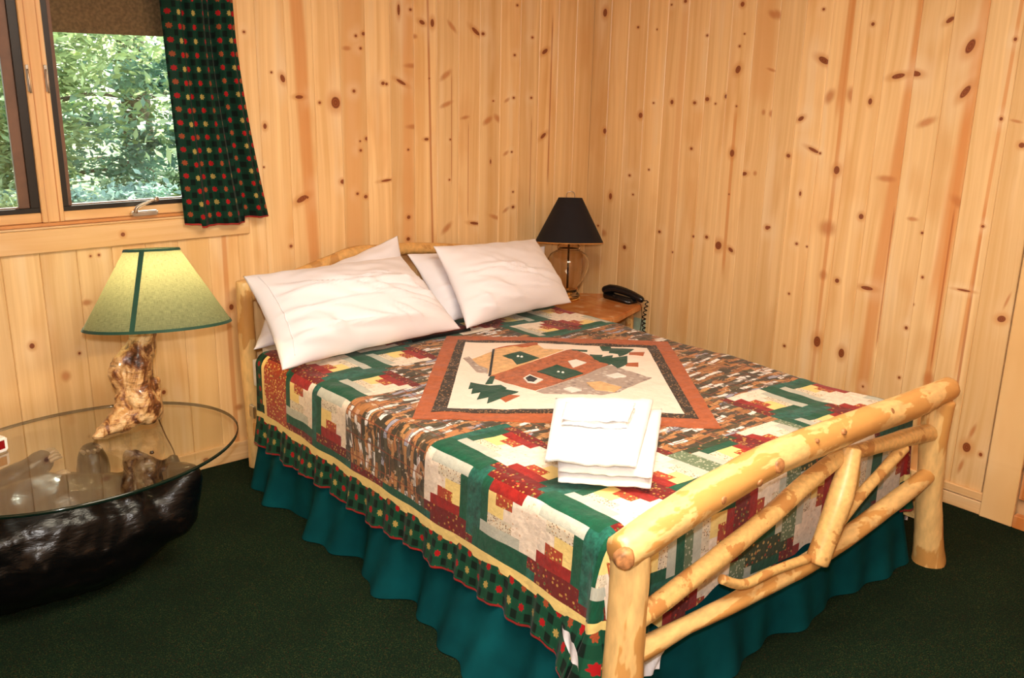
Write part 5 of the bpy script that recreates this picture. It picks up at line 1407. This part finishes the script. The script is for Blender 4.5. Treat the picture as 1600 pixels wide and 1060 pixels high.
gl(lathe('glass_jar', [(0.012, 0.043)] + oj + ij[:-1] + [(0.045, 0.048), (0.012, 0.048)], (0, 0, 0), 64, None, m_cg))
gl(lathe('glass_lid', [(0.050, 0.2625), (0.056, 0.2625), (0.060, 0.268), (0.060, 0.276), (0.050, 0.290), (0.032, 0.300), (0.018, 0.304), (0.017, 0.3005), (0.030, 0.2965), (0.046, 0.287), (0.0555, 0.274), (0.0555, 0.269), (0.050, 0.2625)], (0, 0, 0), 48, None, m_cg))
gl(lathe('brass_base', [(0.0, 0.0), (0.070, 0.0), (0.070, 0.008), (0.062, 0.013), (0.0, 0.014)], (0, 0, 0), 48, None, m_brass))
gl(tube('rod', [(0, 0, 0.015), (0, 0, 0.30)], [0.0055, 0.0055], None, plain('dark_rod', (0.05, 0.025, 0.012), 0.3, 0.8), 4, 12))
gl(lathe('rod_ferrule', [(0.0, 0.055), (0.008, 0.055), (0.010, 0.040), (0.016, 0.022), (0.018, 0.014)], (0, 0, 0), 20, None, m_brass))
gl(lathe('cap', [(0.0, 0.318), (0.010, 0.316), (0.026, 0.306), (0.030, 0.300), (0.0, 0.2995)], (0, 0, 0), 32, None, m_brass))
gl(tube('neck', [(0, 0, 0.30), (0, 0, 0.345)], [0.009, 0.009], None, m_bronze, 3, 12))


def gcone(name, rb, rt, zb, zt, mat, off=0.0):
    o = cone(name, rb, rt, zb, zt, 0, 0, mat, gl, 0, 2 * PI, 72, off, 4)
    for v in o.data.vertices: v.co = TILT2 @ v.co
    return o


_p2 = Vector((0, 0, 0.41)); TILT2 = Matrix.Translation(_p2) @ Matrix.Rotation(R(-7.5), 4, _r.copy()) @ Matrix.Translation(-_p2)


gcone('lamp_shade', 0.176, 0.060, 0.299, 0.526, m_bks)
gcone('shade_lining', 0.176, 0.060, 0.299, 0.526, m_gold, -0.0015)
gcone('shade_rim', 0.1765, 0.1745, 0.298, 0.3015, m_gold, 0.0008)
for a in (0.2, 2.3, 4.4): gl(tube('shade_spider', [(0, 0, 0.500), tuple(TILT2 @ Vector((math.cos(a) * .059, math.sin(a) * .059, .524)))], [0.0016, 0.0016], None, m_bronze, 2, 6))
gl(tube('carry_ring', [(-0.020 * .77, 0.020 * .64, 0.520), (-0.021 * .77, 0.021 * .64, 0.540), (-0.012 * .77, 0.012 * .64, 0.555), (0.012 * .77, -0.012 * .64, 0.555), (0.021 * .77, -0.021 * .64, 0.540), (0.020 * .77, -0.020 * .64, 0.520)], [0.0022] * 6, None, m_bronze, 5, 8))
for k in (-1, 1): gl(tube('harp', [(k * .012, 0, .335), (k * .035, 0, .385), (k * .030, 0, .455), (0, 0, .500)], [0.0018] * 4, None, m_bronze, 5, 6))

# ---------------------------------------------------------------- telephone
m_ph = plain('black_telephone_plastic', (0.008, 0.008, 0.009), 0.22)
PH = empty('telephone', (-0.10, -0.39, 0.51), 'black corded telephone on the nightstand, its coiled cord hanging over the edge', 'telephone')
pinv = Matrix.Translation((0.10, 0.39, -0.51))


def pp(o): o.parent = PH; o.matrix_parent_inverse = pinv; return o


pp(from_bm('base', (lambda bm: ([setattr(v, 'co', Vector((v.co.x, v.co.y, v.co.z - (0.012 if v.co.y < -0.40 and v.co.z > .52 else 0)))) for v in bm.verts], bm)[1])(box_data(-0.140, -0.062, -0.475, -0.285, 0.5105, 0.545, 0.007, 3)), None, m_ph, True))
pp(blobs('handset', [[((-0.122, -0.290, 0.555), 0.022), ((-0.114, -0.315, 0.564), 0.024), ((-0.106, -0.35, 0.568), 0.022), ((-0.098, -0.40, 0.564), 0.021), ((-0.088, -0.45, 0.554), 0.020), ((-0.080, -0.480, 0.541), 0.021), ((-0.075, -0.500, 0.535), 0.018)],
                     [((-0.098, -0.292, 0.552), 0.018), ((-0.092, -0.315, 0.560), 0.018), ((-0.086, -0.40, 0.566), 0.012), ((-0.070, -0.490, 0.537), 0.018)]], 0.005, None, m_ph))
pts = []
for k in range(150):
    t = k / 149; a = t * 2 * PI * 13
    cx = -0.050 - 0.004 * math.sin(t * 4); cy = -0.520 + 0.012 * math.sin(t * 5); cz = 0.520 - t * 0.30
    pts.append((cx + 0.0085 * math.cos(a), cy + 0.0085 * math.sin(a), cz))
pp(tube('coiled_cord', [(-0.070, -0.505, 0.528), (-0.055, -0.518, 0.530)] + pts, [0.0028] * (len(pts) + 2), None, m_ph, 2, 6))
pp(tube('line_cord', [(-0.10, -0.475, 0.518), (-0.085, -0.505, 0.512), (-0.075, -0.512, 0.44), (-0.030, -0.46, 0.33)], [0.0018] * 4, None, m_ph, 5, 6))

# ---------------------------------------------------------------- pieces that belong to a part
def under(root, part, names):
    p = [c for c in root.children if c.name.split('.')[0] == part][0]
    for c in list(root.children):
        if c.name.split('.')[0] in names:
            c.parent = p; c.matrix_parent_inverse = Matrix.Identity(4)


bpy.context.view_layer.update()
under(LP, 'lamp_shade', ('seam_tape', 'shade_trim'))
under(GL, 'lamp_shade', ('shade_lining', 'shade_rim'))
under(CU, 'drape', ('red_hem',))
under(TB, 'body', ('claw', 'nose', 'eye'))
under(Q, 'cream_panel', ('gable', 'stones', 'roof', 'cabin_wall', 'path', 'cabin_window', 'cabin_door', 'patch_outline', 'bear_patch', 'patch', 'tree_trunk', 'pine_tree', 'eave', 'chimney', 'button'))
under(Q, 'plaid_ruffle', ('red_hem',))
